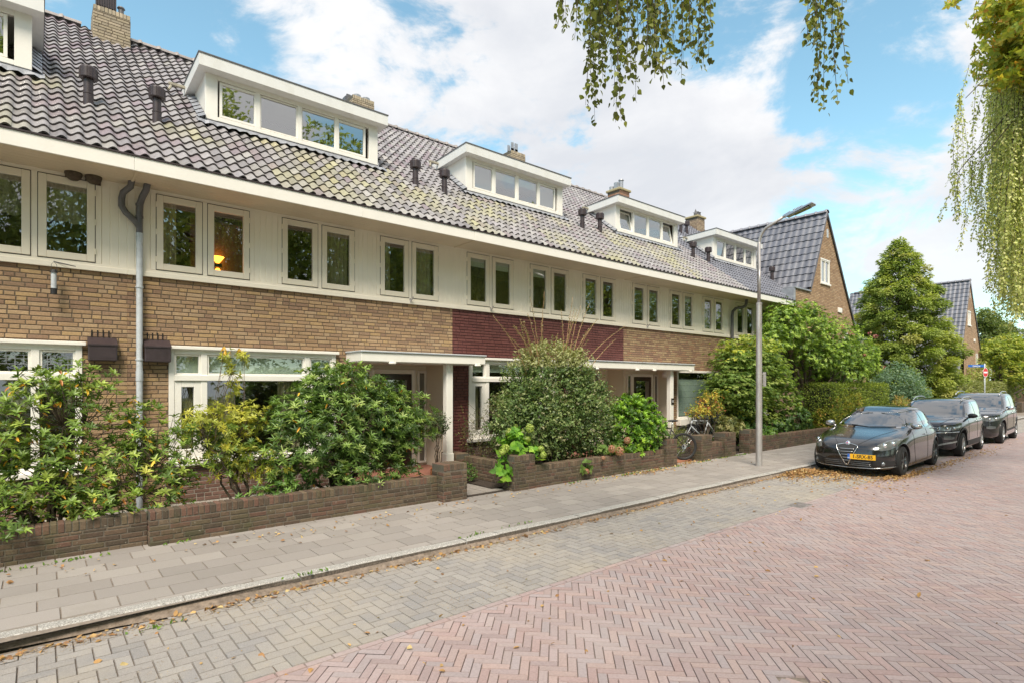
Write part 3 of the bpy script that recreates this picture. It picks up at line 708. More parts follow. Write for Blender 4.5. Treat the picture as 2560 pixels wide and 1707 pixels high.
# ---- porches
def porch(h,xa,xb,yb,doors,cxs,canopy,h2=None,label=None):
    m=MB(); z0=.2
    m.face([(xa,yb,z0),(xb,yb,z0),(xb,yb,2.42),(xa,yb,2.42)])
    m.face([(xa,WY,z0),(xa,yb,z0),(xa,yb,2.42),(xa,WY,2.42)]); m.face([(xb,yb,z0),(xb,WY,z0),(xb,WY,2.42),(xb,yb,2.42)])
    m.face([(xa,WY-.0,2.415),(xb,WY-.0,2.415),(xb,yb,2.415),(xa,yb,2.415)])
    m.build('porch_recess',M['cream'],h)
    m=MB(); m.box(xa,xb,9.2,yb,.1,.2,(.30,.13,.09)); m.build('porch_floor',M['brick'],h)
    for (a,b) in doors:
        m=MB(); ring_frame(m,a-.09,b+.09,z0,2.32,.085,yb-.06,yb-.001,.02,.09,.006)
        for s in (a-.3,b+.16):
            if xa+.05<s and s+.14<xb: ring_frame(m,s,s+.14+.08,z0+.05,2.3,.045,yb-.05,yb-.002); m.box(s+.045,s+.175,yb-.02,yb-.012,z0+.1,2.25,(1,1,1),1)
        fr=m.build('door_frame',[M['white'],M['cglass']],h)
        m=MB(); m.cbox(a,b,yb-.05,yb-.012,z0+.02,2.225,.005); m.box(a+.12,b-.12,yb-.056,yb-.05,1.25,2.1,(1,1,1),1)
        d=m.build('door',[M['door'],M['cglass']],h)
        m=MB(); m.tube([(a+.07,yb-.06,1.2),(a+.07,yb-.1,1.2),(a+.07,yb-.1,1.05),(a+.07,yb-.06,1.05)],.01,6); m.build('handle',M['chrome'],d)
    x0,x1,yf,zt=canopy; m=MB()
    m.cbox(x0,x1,yf,WY-.001,zt-.19,zt-.03,.006); m.cbox(x0-.02,x1+.02,yf-.025,WY-.002,zt-.028,zt,.006,(1,1,1),1)
    m.box(x0+.03,x1-.03,yf+.03,WY,zt-.2,zt-.188,(1,1,1),0)
    for q in (x0+(x1-x0)*.3,x1-.22): # sconce like lamps on the fascia underside
        pass
    c=m.build('canopy',[M['white'],M['zinc']],h)
    for q in (x0+(x1-x0)*.22,x1-.2):
        m=MB(); m.cbox(q-.07,q+.07,yf-.03,yf+.03,zt-.235,zt-.192,.015); m.build('canopy_lamp',M['white'],c,smooth=True)
    for (cx_,cy_,zb) in cxs:
        m=MB(); m.cbox(cx_-.075,cx_+.075,cy_-.07,cy_+.07,zb,zt-.2,.008); m.cbox(cx_-.09,cx_+.09,cy_-.085,cy_+.085,zb-.22,zb,.008)
        m.face([(cx_+.0,cy_-.05,zt-.2),(cx_+.0,cy_-.05,zt-.45),(cx_-.0,yf+.1,zt-.2)])
        m.build('column',M['white'],c)
porch(H[1],4.4,6.69,10.9,[(5.42,6.3)],[(6.3,9.42,.62)],(4.34,7.08,9.2,2.6))
porch(H[2],10.1,12.39,10.4,[(10.75,11.6)],[],(10.05,12.398,9.22,2.6))
porch(H[3],12.41,14.74,10.4,[(13.52,14.38)],[(14.0,9.42,.5)],(12.402,14.95,9.22,2.6))
m=MB(); m.lathe([(0,2.2),(.09,2.22),(.1,2.3),(.06,2.38),(.03,2.41)],14,(14.45,9.9,0)); m.build('porch_lamp',M['signwhite'],H[3],smooth=True)
m=MB(); m.cbox(13.94,14.06,9.335,9.345,1.42,1.6,.004); hn=m.build('number_sign',M['ink'],H[3])
def text_mesh(name,s,size,m,parent,mtx,ext=.001,align='CENTER'):
    c=bpy.data.curves.new(name,'FONT'); c.body=s; c.offset=size*.022; c.size=size; c.extrude=ext; c.align_x=align; c.align_y='CENTER'
    o=bpy.data.objects.new(name,c); COL.objects.link(o); dg=bpy.context.evaluated_depsgraph_get(); dg.update()
    me=bpy.data.meshes.new_from_object(o.evaluated_get(dg)); bpy.data.objects.remove(o)
    me.transform(mtx); me.materials.clear(); me.materials.append(m)
    if parent is not None and parent.name in ORG: me.transform(Matrix.Translation(-Vector(ORG[parent.name])))
    o=bpy.data.objects.new(name,me); COL.objects.link(o); o.parent=parent
    if parent is not None and parent.name in ORG: ORG[o.name]=ORG[parent.name]
    return o
text_mesh('number','12',.085,M['signwhite'],hn,Matrix.Translation((14.0,9.332,1.51))@Matrix.Rotation(R(90),4,'X'))
# doorbell on the return wall of the near porch
m=MB(); m.cbox(6.66,6.688,10.1,10.16,1.35,1.55,.004); m.build('doorbell',M['black'],H[1])
m=MB(); boxbricks(m,6.42,6.72,9.3,9.85,.12,.6,BRN,random.Random(5)); m.build('porch_wall',M['gbrick'],H[1])
# vents, ducts, pipes
for x in (.54,1.20):
    m=MB(); a,b=x,x+.33; m.cbox(a,b,9.69,9.845,2.33,2.57,.01)
    n=len(m.V); m.V+=[(a-.004,9.68,2.56),(b+.004,9.68,2.56),(b+.004,9.845,2.66),(a-.004,9.845,2.66),(a-.004,9.68,2.54),(b+.004,9.68,2.54),(b+.004,9.845,2.54),(a-.004,9.845,2.54)]
    for f in ((0,1,2,3),(4,5,1,0),(5,6,2,1),(7,4,0,3)): m.F.append(tuple(n+i for i in f)); m.C.append((1,1,1)); m.M.append(0)
    for q in range(4): m.box(a+.04+q*.065,a+.055+q*.065,9.838,9.846,2.67,2.76,(1,1,1),1)
    m.build('air_vent_cover',[M['vent'],M['dark']],H[0] if x<1 else H[1])
def bend(pts,r,n=10): return pts
m=MB(); px=1.14; y=9.76
m.tube([(px,y,.15),(px,y,1.2),(px,y,2.05),(px,y,4.2)],.042,12); m.tube([(px,y,2.05),(px,y,2.2)],.047,12); m.tube([(px,y,4.1),(px,y,4.2)],.047,12)
for z in (1.0,2.35,3.4): m.tube([(px,y,z),(px,y,z+.02)],.052,12); m.box(px-.01,px+.01,y,WY,z,z+.02)
dp=m.build('downpipe',M['zinc'],H[1],smooth=True,sharp=40)
m=MB()
m.tube([(px,y,4.19),(px,y,4.4),(px+.005,y,4.62),(px+.03,y-.03,4.72),(px+.07,y-.12,4.82),(px+.08,y-.14,4.9)],[.042,.042,.045,.045,.045,.045],12)
m.tube([(px,y,4.28),(px-.05,y-.005,4.36),(px-.17,y-.01,4.47),(px-.215,y-.01,4.55),(px-.215,y-.01,4.66),(px-.20,y-.04,4.74),(px-.12,y-.12,4.82),(px-.11,y-.14,4.9)],.043,12)
for z in (4.42,4.6): m.tube([(px,y,z),(px,y,z+.03)],.05,12)
m.build('forked_pipe',M['grey'],dp,smooth=True,sharp=40)
m=MB(); m.tube([(18.14,9.74,.2),(18.14,9.74,4.3),(18.16,9.73,4.48),(18.25,9.68,4.58),(18.45,9.55,4.62),(18.55,9.48,4.68),(18.57,9.46,4.78),(18.57,9.45,4.9)],.05,12); m.build('downpipe',M['grey'],H[4],smooth=True)
# flag pole holders below two window pairs
for X,k in ((5.66,1),(8.69-1.0,2),(13.42,3)):
    m=MB(); m.cbox(X-.015,X+.015,9.795,9.81,3.62,3.70,.003); m.tube([(X,9.80,3.62),(X+.02,9.72,3.72)],.014,8); m.build('flag_holder',M['steel'],H[k])
# wall lamp that is lit inside window 2 of the near house
wl=root('wall_lamp','small lit orange up-and-down lamp seen through the second window','lamp',(2.29,10.25,3.95))
m=MB(); m.box(2.24,2.34,10.2,10.3,3.93,3.99); m.build('housing',M['black'],wl)
m=MB(); m.lathe([(.02,.0),(.10,.11)],14,(2.29,10.27,4.0)); m.lathe([(.02,0),(.10,-.11)],14,(2.29,10.27,3.92)); m.build('glow_cone',M['orange'],wl)
m=MB(); m.box(1.9,2.9,10.33,10.36,3.5,4.7); m.build('backing_wall',M['inside'],wl)
# nest bowls
for x,lb in ((.38,'left brown half-round nest bowl fixed under the eaves'),(.60,'right brown half-round nest bowl, nearer the forked drainpipe')):
    r=root('nest_bowl',lb,'nest box',(x,9.75,4.86),'nest bowls under the eaves')
    m=MB(); m.lathe([(.0,-.085),(.05,-.075),(.085,-.045),(.1,0),(.1,.025),(.085,.025),(.08,-.03),(.04,-.06),(0,-.065)],18,(x,9.75,4.87)); m.build('bowl',M['bark'],r,smooth=True)
    m=MB(); m.cbox(x-.09,x+.09,9.81,9.826,4.8,4.89,.004); m.build('mounting_plate',M['bark'],r)
# bird feeder on a bracket
r=root('bird_feeder','grey tube bird feeder hanging from a bracket below the lace-curtained window','bird feeder',(.17,9.7,3.5))
m=MB(); m.tube([(.17,9.7,3.27),(.17,9.7,3.5)],.031,14); m.build('tube',M['zinc'],r,smooth=True,sharp=40)
m=MB(); m.tube([(.17,9.7,3.20),(.17,9.7,3.28)],.036,14); m.build('base',M['black'],r); m=MB(); m.tube([(.17,9.7,3.49),(.17,9.7,3.53)],[.045,.03],14); m.build('lid',M['black'],r)
m=MB(); m.tube([(.14,9.7,3.52),(.145,9.7,3.6),(.17,9.7,3.635),(.2,9.7,3.6),(.205,9.7,3.52)],.003,5); m.tube([(.17,9.7,3.635),(.40,9.74,3.61),(.17,9.8,3.66)],.006,5); m.build('bracket',M['grey'],r)

# ------------------------------------------------------------------ gable houses
def gable_house(X,Y,label,group,s=1,depth=7.,win=True,Zap=8.94,left=(1.59,3.23),right=(3.2,4.55),pier=True,seed=3):
    h=root('gable_house',label,'house',(X,Y,0),group); rg=random.Random(seed)
    def top(x):  # height of roof line at x
        return Zap-(X-x)*left[1]/left[0] if x<X else Zap-(x-X)*right[1]/right[0]
    m=MB(); xl=X-left[0]; xr=X+right[0]*1.45
    holes=[(X-.55-xl,X+.33-xl,6.05-.12,7.0-.12),(X+1.9-xl,X+2.5-xl,3.2-.12,4.2-.12)] if win else []
    # rows with sloping ends
    v=.12
    while v<Zap-.1:
        a=xl if v<top(xl) else X-left[0]*(Zap-v)/left[1]; b=min(xr,X+right[0]*(Zap-v)/right[1])
        a-=0
        hs=[(h0+xl-a,h1+xl-a,0,1) for (h0,h1,z0,z1) in holes if z0+.12<v<z1+.12-.03]
        brickwall(m,(a,Y,v),(1,0,0),b-a,.062,GAB,rg,hs,mort=(.16,.12,.09)); v+=.062
    m.build('wall',M['brick'],h)
    # left roof plane
    m=MB(); S=Vector((left[0],0,left[1])).normalized(); N=Vector((-left[1],0,left[0])).normalized(); ln=math.hypot(*left)*(1 if pier else 2.2)
    base=Vector((X,Y-.06,Zap+.02))-S*ln
    tiles(m,base+Vector((0,depth,0)),(0,-1,0),S,N,depth,ln,TNEW,rg,None,w=.26,ex=.33,A=.017,lip=.036)
    S2=Vector((-right[0],0,right[1])).normalized()
    m.face([(X,Y-.05,Zap),(X,Y+depth,Zap),(X+right[0]*1.5,Y+depth,Zap-right[1]*1.5),(X+right[0]*1.5,Y-.05,Zap-right[1]*1.5)],(.1,.1,.12))
    m.face([(X,Y-.07,Zap+.05),(X+right[0]*1.5,Y-.07,Zap+.05-right[1]*1.5),(X+right[0]*1.5,Y-.07,Zap-.12-right[1]*1.5),(X,Y-.07,Zap-.12)],(.06,.05,.05))
    m.face([(X,Y-.075,Zap+.08),(X,Y-.075,Zap-.08),(base.x,Y-.075,base.z-.12),(base.x-.05,Y-.075,base.z+.06)],(.12,.11,.13))
    ridgecaps(m,(X,Y-.08,Zap+.02),(X,Y+depth,Zap+.02),rg,(.2,.2,.23),.13,.4)
    m.build('roof',M['newtile'],h,smooth=True,sharp=50)
    if win:
        m=MB(); ring_frame(m,X-.55,X+.33,6.05,7.0,.06,Y-.02,Y+.05); m.cbox(X-.13,X-.08,Y-.015,Y+.04,6.11,6.94,.004); m.cbox(X-.6,X+.38,Y-.06,Y+.0,5.99,6.06,.006); m.cbox(X-.57,X+.35,Y-.03,Y,6.98,7.04,.004)
        w=m.build('window',M['white'],h); pane(X-.49,X+.27,Y+.02,6.1,6.95,w,'glassd'); pleats(X-.49,X+.27,Y+.1,6.1,6.95,w,'blind',.006,.12)
        m=MB(); ring_frame(m,X+1.9,X+2.5,3.2,4.2,.06,Y-.02,Y+.05); m.cbox(X+1.2,X+1.6,Y-.05,Y,5.0,5.2,.01); w=m.build('window',M['white'],h); pane(X+1.95,X+2.45,Y+.02,3.25,4.15,w)
        m=MB(); m.cbox(X+.05,X+.22,Y-.015,Y,7.95,8.3,.003); m.build('air_grille',M['zinc'],h)
        for q in (1.0,2.3): 
            m=MB(); ring_frame(m,X+q,X+q+.9,.9,2.3,.07,Y-.03,Y+.05); w=m.build('window',M['white'],h); pane(X+q+.06,X+q+.84,Y+.02,.96,2.24,w,'glassd')
    if pier:
        m=MB(); brickwall(m,(X-2.95,Y,2.9),(1,0,0),1.36,2.66,GAB,rg,mort=(.16,.12,.09)); brickwall(m,(X-2.95,Y+.3,2.9),(0,-1,0),.3,2.66,GAB,rg,mort=(.16,.12,.09)); brickwall(m,(X-1.6,Y,.12),(1,0,0),.02,5.5,GAB,rg)
        brickwall(m,(X-2.95,Y,.12),(1,0,0),1.36,2.78,GAB,rg,mort=(.16,.12,.09))
        m.build('side_wall',M['brick'],h)
        m=MB(); m.cbox(X-3.02,X-1.55,Y-.06,Y+.4,5.56,5.63,.01); m.cbox(X-3.03,X-2.9,Y-.03,Y+.5,5.1,5.56,.01); m.build('lead_cap',M['lead'],h)
    return h
gable_house(24.44,9.1,'brick gable house with steep tiled roof and one attic window, joined to the terrace','gable houses','',depth=6.5,seed=3)
g2=gable_house(49.3,9.1,'distant brick gable house with steep roof behind the tall conifer','gable houses',depth=7.5,pier=False,Zap=9.15,seed=4)
m=MB(); m.cbox(46.0,47.6,11.6,13,5.0,6.7,.02); m.build('dormer',M['white'],g2)
# far houses glimpsed beyond
h=root('far_house','white dormer and brick chimney of a house far behind the distant gable','house',(62,14,0))
m=MB(); m.box(60,70,12.5,20,0,5.6,(.3,.2,.13)); m.build('wall',M['brick'],h)
m=MB(); m.cbox(60.2,64.5,11.9,14,6.0,8.0,.03); m.cbox(60,64.8,11.6,14,8.0,8.3,.03); m.build('dormer',M['white'],h)
m=MB(); m.face([(60,12,5.5),(70,12,5.5),(70,17,9.6),(60,17,9.6)],(.2,.2,.22)); m.box(62.2,63.4,14.2,15,8.6,10.2,(.3,.16,.1)); m.build('roof',M['newtile'],h)
h=root('far_house','low blue-grey roof glimpsed at the right edge behind the trees','house',(90,12,0))
m=MB(); m.box(81,110,9.7,13,0,6.2,(.3,.2,.13)); m.build('wall',M['brick'],h); m=MB(); m.face([(80,9.4,6.2),(112,9.4,6.2),(112,13,9.2),(80,13,9.2)],(.16,.17,.2)); m.build('roof',M['newtile'],h)
h=root('far_house','blue-tiled roof glimpsed between the near gable and the conifer','house',(34,15,0))
m=MB(); tiles(m,(30.5,13,4.4),(1,0,0),Vector((0,1,.9)).normalized(),Vector((0,-.9,1)).normalized(),5,2.6,TNEW,random.Random(2)); m.build('roof',M['newtile'],h)
m=MB(); m.box(30.5,35.5,13.2,18,0,4.5,(.3,.2,.13)); m.build('wall',M['brick'],h)

# ------------------------------------------------------------------ garden walls
def gwall(label,segs,loc,group='low brick garden walls',seed=1):
    h=root('garden_wall',label,'garden wall',loc,group); rg=random.Random(seed)
    for nm,a in segs:
        m=MB(); boxbricks(m,*a,BRN,rg,ch=.005,mort=(.13,.11,.085),proud=.006); m.build(nm,M['gbrick'],h)
    return h
gwall('long low brick garden wall with end pillar in front of the two rhododendrons',[('wall',(-5,1.0,7.9,8.1,.08,.47)),('wall',(1.01,4.99,7.78,7.98,.08,.50)),('pillar',(5.0,5.46,7.6,7.95,.08,.70))],(1,7.9,.1),seed=1)
gwall('low brick garden wall with pillar under the laurel and hydrangeas',[('pillar',(6.48,6.98,7.58,7.9,.08,.72)),('wall',(6.985,11.05,7.6,7.82,.08,.50)),('pillar',(11.055,11.46,7.52,7.85,.08,.72))],(9,7.7,.1),seed=2)
gwall('two short brick pillars linked by a low wall around the leaning shrub',[('pillar',(12.62,13.1,7.58,7.9,.08,.72)),('wall',(13.105,13.75,7.62,7.85,.08,.5)),('pillar',(13.755,14.3,7.58,7.9,.08,.72))],(13.5,7.7,.1),seed=3)
gwall('low brick garden wall and pillar behind the street lamp under the maple',[('pillar',(15.0,15.5,7.55,7.85,.08,.74)),('wall',(15.505,20.8,7.56,7.78,.08,.52))],(18,7.7,.1),seed=4)
gwall('low brick side wall running along the front path to the white column',[('wall',(6.6,6.8,7.95,9.28,.08,.55))],(6.7,8.6,.1),seed=5)
gwall('far brick garden wall at the right edge of the street',[('wall',(50.5,60,6.55,6.8,.0,.8))],(55,6.6,.1),seed=6)
# ------------------------------------------------------------------ vegetation
TEMPL={
 'fold':(np.array([(0,0,0),(.3,-.5,.05),(.3,0,-.02),(.3,.5,.05),(.68,-.4,.02),(.68,0,-.06),(.68,.4,.02),(1,0,-.16)]),
         [(0,1,2),(0,2,3),(1,4,5,2),(2,5,6,3),(4,7,5),(5,7,6)]),
 'heart':(np.array([(0,0,0),(.2,-.5,.05),(.25,0,-.03),(.2,.5,.05),(.5,-.48,.03),(.5,0,-.05),(.5,.48,.03),(1,0,-.12)]),
         [(0,1,2),(0,2,3),(1,4,5,2),(2,5,6,3),(4,7,5),(5,7,6)]),
 'quad':(np.array([(0,0,0),(.5,-.5,.06),(1,0,-.08),(.5,.5,.06)]),[(0,1,2),(0,2,3)]),
 'maple':(np.array([(.3,0,-.04),(0,0,0),(.02,-.42,0),(.22,-.28,.03),(.38,-.62,0),(.5,-.22,.03),(1,0,-.1),(.5,.22,.03),(.38,.62,0),(.22,.28,.03),(.02,.42,0)]),
         [(0,k,k+1) for k in range(1,10)]+[(0,10,1)]),
 'spray':(np.array([(0,0,0),(.25,-.16,.02),(.45,-.5,-.05),(.55,-.16,.02),(.8,-.32,-.1),(1,0,-.14),(.8,.32,-.1),(.55,.16,.02),(.45,.5,-.05),(.25,.16,.02)]),
         [(0,1,9),(1,2,3),(1,3,7,9),(7,8,9),(3,4,5),(3,5,7),(5,6,7)]),
}
def unit(a): return a/np.maximum(np.linalg.norm(a,axis=-1,keepdims=True),1e-9)
def leafmesh(name,P,D,N,L,W,C,m,parent,kind='fold'):
    V0,F=TEMPL[kind]; n=len(P); k=len(V0)
    if name in ('foliage','crown'): C=C*np.array([1.55,1.42,1.25])
    D=unit(D); S=unit(np.cross(D,N)); N2=np.cross(S,D)
    L=np.broadcast_to(L,(n,)); W=np.broadcast_to(W,(n,))
    V=P[:,None]+D[:,None]*(V0[None,:,0:1]*L[:,None,None])+S[:,None]*(V0[None,:,1:2]*W[:,None,None])+N2[:,None]*(V0[None,:,2:3]*L[:,None,None])
    V=V.reshape(-1,3)
    if parent is not None and parent.name in ORG: V=V-np.array(ORG[parent.name])
    fl=np.concatenate([np.array(f) for f in F]); ln0=np.array([len(f) for f in F])
    li=(fl[None]+(np.arange(n)*k)[:,None]).ravel(); ln=np.tile(ln0,n)
    Cc=np.repeat(np.repeat(C,len(F),axis=0),ln,axis=0)
    me=bpy.data.meshes.new(name); mesh_fill(me,V,li,ln,Cc); me.materials.append(m)
    me.polygons.foreach_set('use_smooth',np.ones(len(ln),dtype=bool))
    o=bpy.data.objects.new(name,me); COL.objects.link(o); o.parent=parent
    if parent is not None and parent.name in ORG: ORG[o.name]=ORG[parent.name]
    return o
def pick(rs,pal,wts,n,jit=.15):
    pal=np.array(pal); i=rs.choice(len(pal),n,p=np.array(wts)/sum(wts)); return pal[i]*(1+rs.uniform(-jit,jit,(n,1)))
def blobpts(rs,blobs,n,shell=.35):
    """points in the union of ellipsoids, thicker towards the outside; returns points and outward directions"""
    vol=np.array([b[3]*b[4]*b[5] for b in blobs])**(.75); cnt=(vol/vol.sum()*n).astype(int)+1; P=[];O=[]
    for b,c in zip(blobs,cnt):
        d=unit(rs.normal(size=(c,3))); r=(shell+(1-shell)*rs.random((c,1)))**(.6)
        # lumpy surface
        lump=1+.10*np.sin(d[:,0:1]*7+b[0]*3)*np.sin(d[:,1:2]*6+b[1])+.09*np.sin(d[:,2:3]*9+d[:,0:1]*5)
        p=d*r*lump*np.array([b[3],b[4],b[5]])+np.array(b[:3]); P.append(p); O.append(unit(d/np.array([b[3],b[4],b[5]])))
    return np.concatenate(P),np.concatenate(O)
def whorls(rs,T,A,nl,L,W,spread=(.25,.9),up=.0):
    """rosettes of leaves round twig tips T with axes A"""
    n=len(T); A=unit(A); ref=np.where(np.abs(A[:,2:3])<.9,np.array([[0,0,1.]]),np.array([[1.,0,0]])); B=unit(np.cross(A,ref)); C=np.cross(A,B)
    P=[];D=[];N=[]
    for k in range(nl):
        a=2*np.pi*k/nl+rs.uniform(0,6.28,(n,1))*(k==0)+rs.uniform(-.25,.25,(n,1)) if k else rs.uniform(0,6.28,(n,1))
        if k==0: base=a
        else: a=base+2*np.pi*k*.618*1.0+rs.uniform(-.2,.2,(n,1))
        s=rs.uniform(*spread,(n,1)); rad=B*np.cos(a)+C*np.sin(a)
        d=unit(A*s+rad+np.array([0,0,up])); P.append(T+A*rs.uniform(-.02,.02,(n,1))); D.append(d); N.append(unit(A-d*np.sum(A*d,axis=1,keepdims=True)+.001))
    P=np.concatenate(P);D=np.concatenate(D);N=np.concatenate(N); m=len(P)
    return P,D,N,L*rs.uniform(.7,1.15,m),W*rs.uniform(.8,1.15,m)
def branches(rs,base,tips,nlimb,r0,parent,m='bark',wob=.06,thin=.005,stems=3,maxtw=260,name='branches'):
    mb=MB(); base=np.array(base); idx=rs.permutation(len(tips))
    limbs=tips[idx[:nlimb]]; nodes=[]
    for i,l in enumerate(limbs):
        b=base+np.array([rs.uniform(-.1,.1),rs.uniform(-.08,.08),0])*(stems>1)
        e=base+(l-base)*.78; mid=b+(e-b)*.35+np.array([0,0,.18*np.linalg.norm(e-b)])+rs.normal(size=3)*wob
        pts=[]; 
        for t in np.linspace(0,1,9):
            p=(1-t)**2*b+2*t*(1-t)*mid+t*t*e+rs.normal(size=3)*wob*.25*(0<t<1); pts.append(p)
        rr=[r0*(1-.75*t) for t in np.linspace(0,1,9)]
        mb.tube(pts,rr,7); nodes+= [(p,r) for p,r in zip(pts[3:],rr[3:])]
    NP=np.array([p for p,_ in nodes])
    for j in idx[nlimb:nlimb+maxtw]:
        t=tips[j]; d=np.linalg.norm(NP-t,axis=1)+.6*np.maximum(0,NP[:,2]-t[2]); k=int(np.argmin(d)); s=NP[k]; mid=(s+t)/2+rs.normal(size=3)*wob*.7-np.array([0,0,.05])
        r=min(nodes[k][1]*.6,.012+thin); mb.tube([s,mid,t],[r,(r+thin)/2,thin*.7],5)
    return mb.build(name,M[m],parent,smooth=True)
def sh(seed): return np.random.RandomState(seed)
def jitterN(rs,n,a): return rs.normal(size=(n,3))*a

def rhodo(label,loc,blobs,ntips,seed,pal,wts,nl=9,L=.11,W=.036,yellow=0,limbs=9,r0=.022,maxtw=260,shell=.2,spread=(.15,.8)):
    h=root('rhododendron_bush',label,'bush',loc); rs=sh(seed); T,O=blobpts(rs,blobs,ntips,shell)
    T=T[T[:,2]>.22] if True else T; O=O[:len(T)] if len(O)!=len(T) else O
    return h,rs,T
def bush(name,label,cat,loc,blobs,ntips,seed,pal,wts,style='whorl',nl=9,L=.11,W=.036,kind='fold',m='leaf',limbs=9,r0=.022,maxtw=240,shell=.2,spread=(.15,.8),zmin=.2,upb=.35,extra=None,group=None,thin=.004,stems=3,wob=.06,branch=True,base=None,droop=0):
    h=root(name,label,cat,loc,group); rs=sh(seed); T,O=blobpts(rs,blobs,ntips,shell); k=T[:,2]>zmin; T,O=T[k],O[k]
    if style=='whorl':
        A=unit(O*.8+np.array([0,0,upb])+jitterN(rs,len(T),.22)); P,D,N,LL,WW=whorls(rs,T,A,nl,L,W,spread)
        C=pick(rs,pal,wts,len(T),.1); C=np.tile(C,(nl,1))*(1+rs.uniform(-.14,.14,(len(P),1)))
    elif style=='twig':     # short leafy twigs
        A=unit(O+np.array([0,0,upb])+jitterN(rs,len(T),.45)); P=[];D=[];N=[]
        for q in range(nl):
            s=q/nl; side=unit(np.cross(A,rs.normal(size=A.shape))); P.append(T+A*(s-.5)*L*2.4); D.append(unit(A*.7+side+np.array([0,0,-droop]))); N.append(unit(np.array([0,0,1.])+O*.5+jitterN(rs,len(T),.5)))
        P=np.concatenate(P);D=np.concatenate(D);N=np.concatenate(N); n=len(P); LL=L*rs.uniform(.65,1.2,n); WW=W*rs.uniform(.75,1.2,n)
        C=np.tile(pick(rs,pal,wts,len(T),.12),(nl,1))*(1+rs.uniform(-.16,.16,(n,1)))
    elif style=='layer':     # leaves held out flat in layers
        n=len(T)*nl; P=np.repeat(T,nl,axis=0)+rs.normal(size=(n,3))*np.array([.1,.1,.025]); OO=np.repeat(O,nl,axis=0)
        D=unit(OO*np.array([1,1,.0])+jitterN(rs,n,.5)*np.array([1,1,.3])+np.array([0,0,-.35-droop])); N=unit(np.array([0,0,1.])+OO*.55+jitterN(rs,n,.25)); LL=L*rs.uniform(.6,1.15,n); WW=W*rs.uniform(.8,1.15,n)
        C=np.repeat(pick(rs,pal,wts,len(T),.12),nl,axis=0)*(1+rs.uniform(-.14,.14,(n,1)))
    if extra: P,D,N,LL,WW,C=extra(rs,P,D,N,LL,WW,C,T,O)
    leafmesh('foliage',P,D,N,LL,WW,C,M[m],h,kind)
    if branch:
        b=base or (loc[0],loc[1],loc[2]); branches(rs,b,T-O*.03,limbs,r0,h,thin=thin,stems=stems,maxtw=maxtw,wob=wob)
    return h
LG=[(.165,.255,.055),(.115,.19,.042),(.235,.315,.075),(.065,.115,.03),(.33,.36,.09)]
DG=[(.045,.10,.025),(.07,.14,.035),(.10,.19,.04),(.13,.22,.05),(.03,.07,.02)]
def yel(frac,cols=((.55,.30,.03),(.60,.40,.05),(.35,.14,.03))):
    def f(rs,P,D,N,L,W,C,T,O):
        k=rs.random(len(P))<frac; C=C.copy(); C[k]=np.array(cols)[rs.randint(0,len(cols),k.sum())]; D=D.copy(); D[k]=unit(D[k]+np.array([0,0,-1.1])); return P,D,N,L,W,C
    return f
# left rhododendron: airy, light green, some yellow leaves
bush('rhododendron_bush','loose light green rhododendron with some yellow leaves spilling over the wall at the left','bush',(.15,8.35,.15),
  [(.15,8.4,1.15,1.0,.5,.95),(-.75,8.1,1.0,.6,.5,.75),(1.05,8.5,1.2,.55,.45,.6),(.35,8.3,.62,1.15,.5,.38),(-.7,7.85,.55,.7,.3,.28),(.25,8.5,1.95,.6,.35,.36),(1.3,8.3,.85,.4,.3,.45)],
  1300,11,LG,[4,5,2.5,4,.3],nl=9,L=.092,W=.027,limbs=16,r0=.022,maxtw=520,shell=.05,extra=yel(.025),thin=.0045,spread=(.1,1.1),upb=1.1)
# pieris between the rhododendrons
def pier(rs,P,D,N,L,W,C,T,O):
    C=C.copy(); top=(P[:,2]>1.45)|(rs.random(len(P))<.10); C[top]=C[top]*.45+np.array((.32,.34,.06))*.55
    tips=[(2.02,8.75,2.52),(2.3,8.75,2.52),(1.74,8.55,1.95),(2.2,8.3,1.22)]
    for t in tips:
        k=np.linalg.norm(P-np.array(t),axis=1)<.10; C[k]=C[k]*.5+np.array((.60,.28,.05))*.5; D[k]=unit(D[k]*.5+np.array([0,0,-.9]))
    return P,D,N,L,W,C
bush('pieris_shrub','yellow-green pieris with orange drooping new leaves and one tall leader between the two rhododendrons','shrub',(2.2,8.7,.15),
  [(1.95,8.6,1.3,.5,.4,.45),(2.2,8.6,.95,.5,.4,.35),(1.7,8.5,1.5,.3,.3,.3),(2.3,8.7,1.5,.38,.3,.3),(2.15,8.75,1.95,.12,.10,.25),(2.03,8.75,2.42,.10,.08,.16),(2.28,8.75,2.42,.12,.08,.18),(2.15,8.75,2.2,.12,.08,.15),(2.6,8.3,.75,.3,.25,.25)],
  700,12,[(.20,.25,.04),(.10,.17,.03),(.34,.34,.05),(.06,.11,.025)],[3,3,2,2],nl=9,L=.075,W=.019,limbs=8,r0=.022,maxtw=260,shell=.1,extra=pier,upb=.5,base=(2.25,8.6,.15))
# middle rhododendron
bush('rhododendron_bush','large rounded dark green rhododendron with narrow leaves in front of the near porch','bush',(3.55,8.45,.15),
  [(3.8,8.4,1.45,1.05,.6,.85),(3.4,8.35,1.15,1.1,.6,.6),(4.4,8.4,1.35,.85,.55,.6),(4.62,8.3,1.2,.42,.4,.4),(3.55,8.5,1.95,.65,.45,.42),(4.0,8.15,.62,.9,.35,.32),(3.0,8.4,1.5,.5,.4,.4)],
  2700,13,[(.10,.18,.045),(.06,.115,.03),(.165,.26,.07),(.035,.07,.02),(.25,.34,.12)],[4,4,3.5,3.5,1.6],nl=9,L=.102,W=.021,limbs=13,r0=.03,maxtw=420,shell=.35,extra=yel(.006),spread=(.15,1.15),upb=1.15)
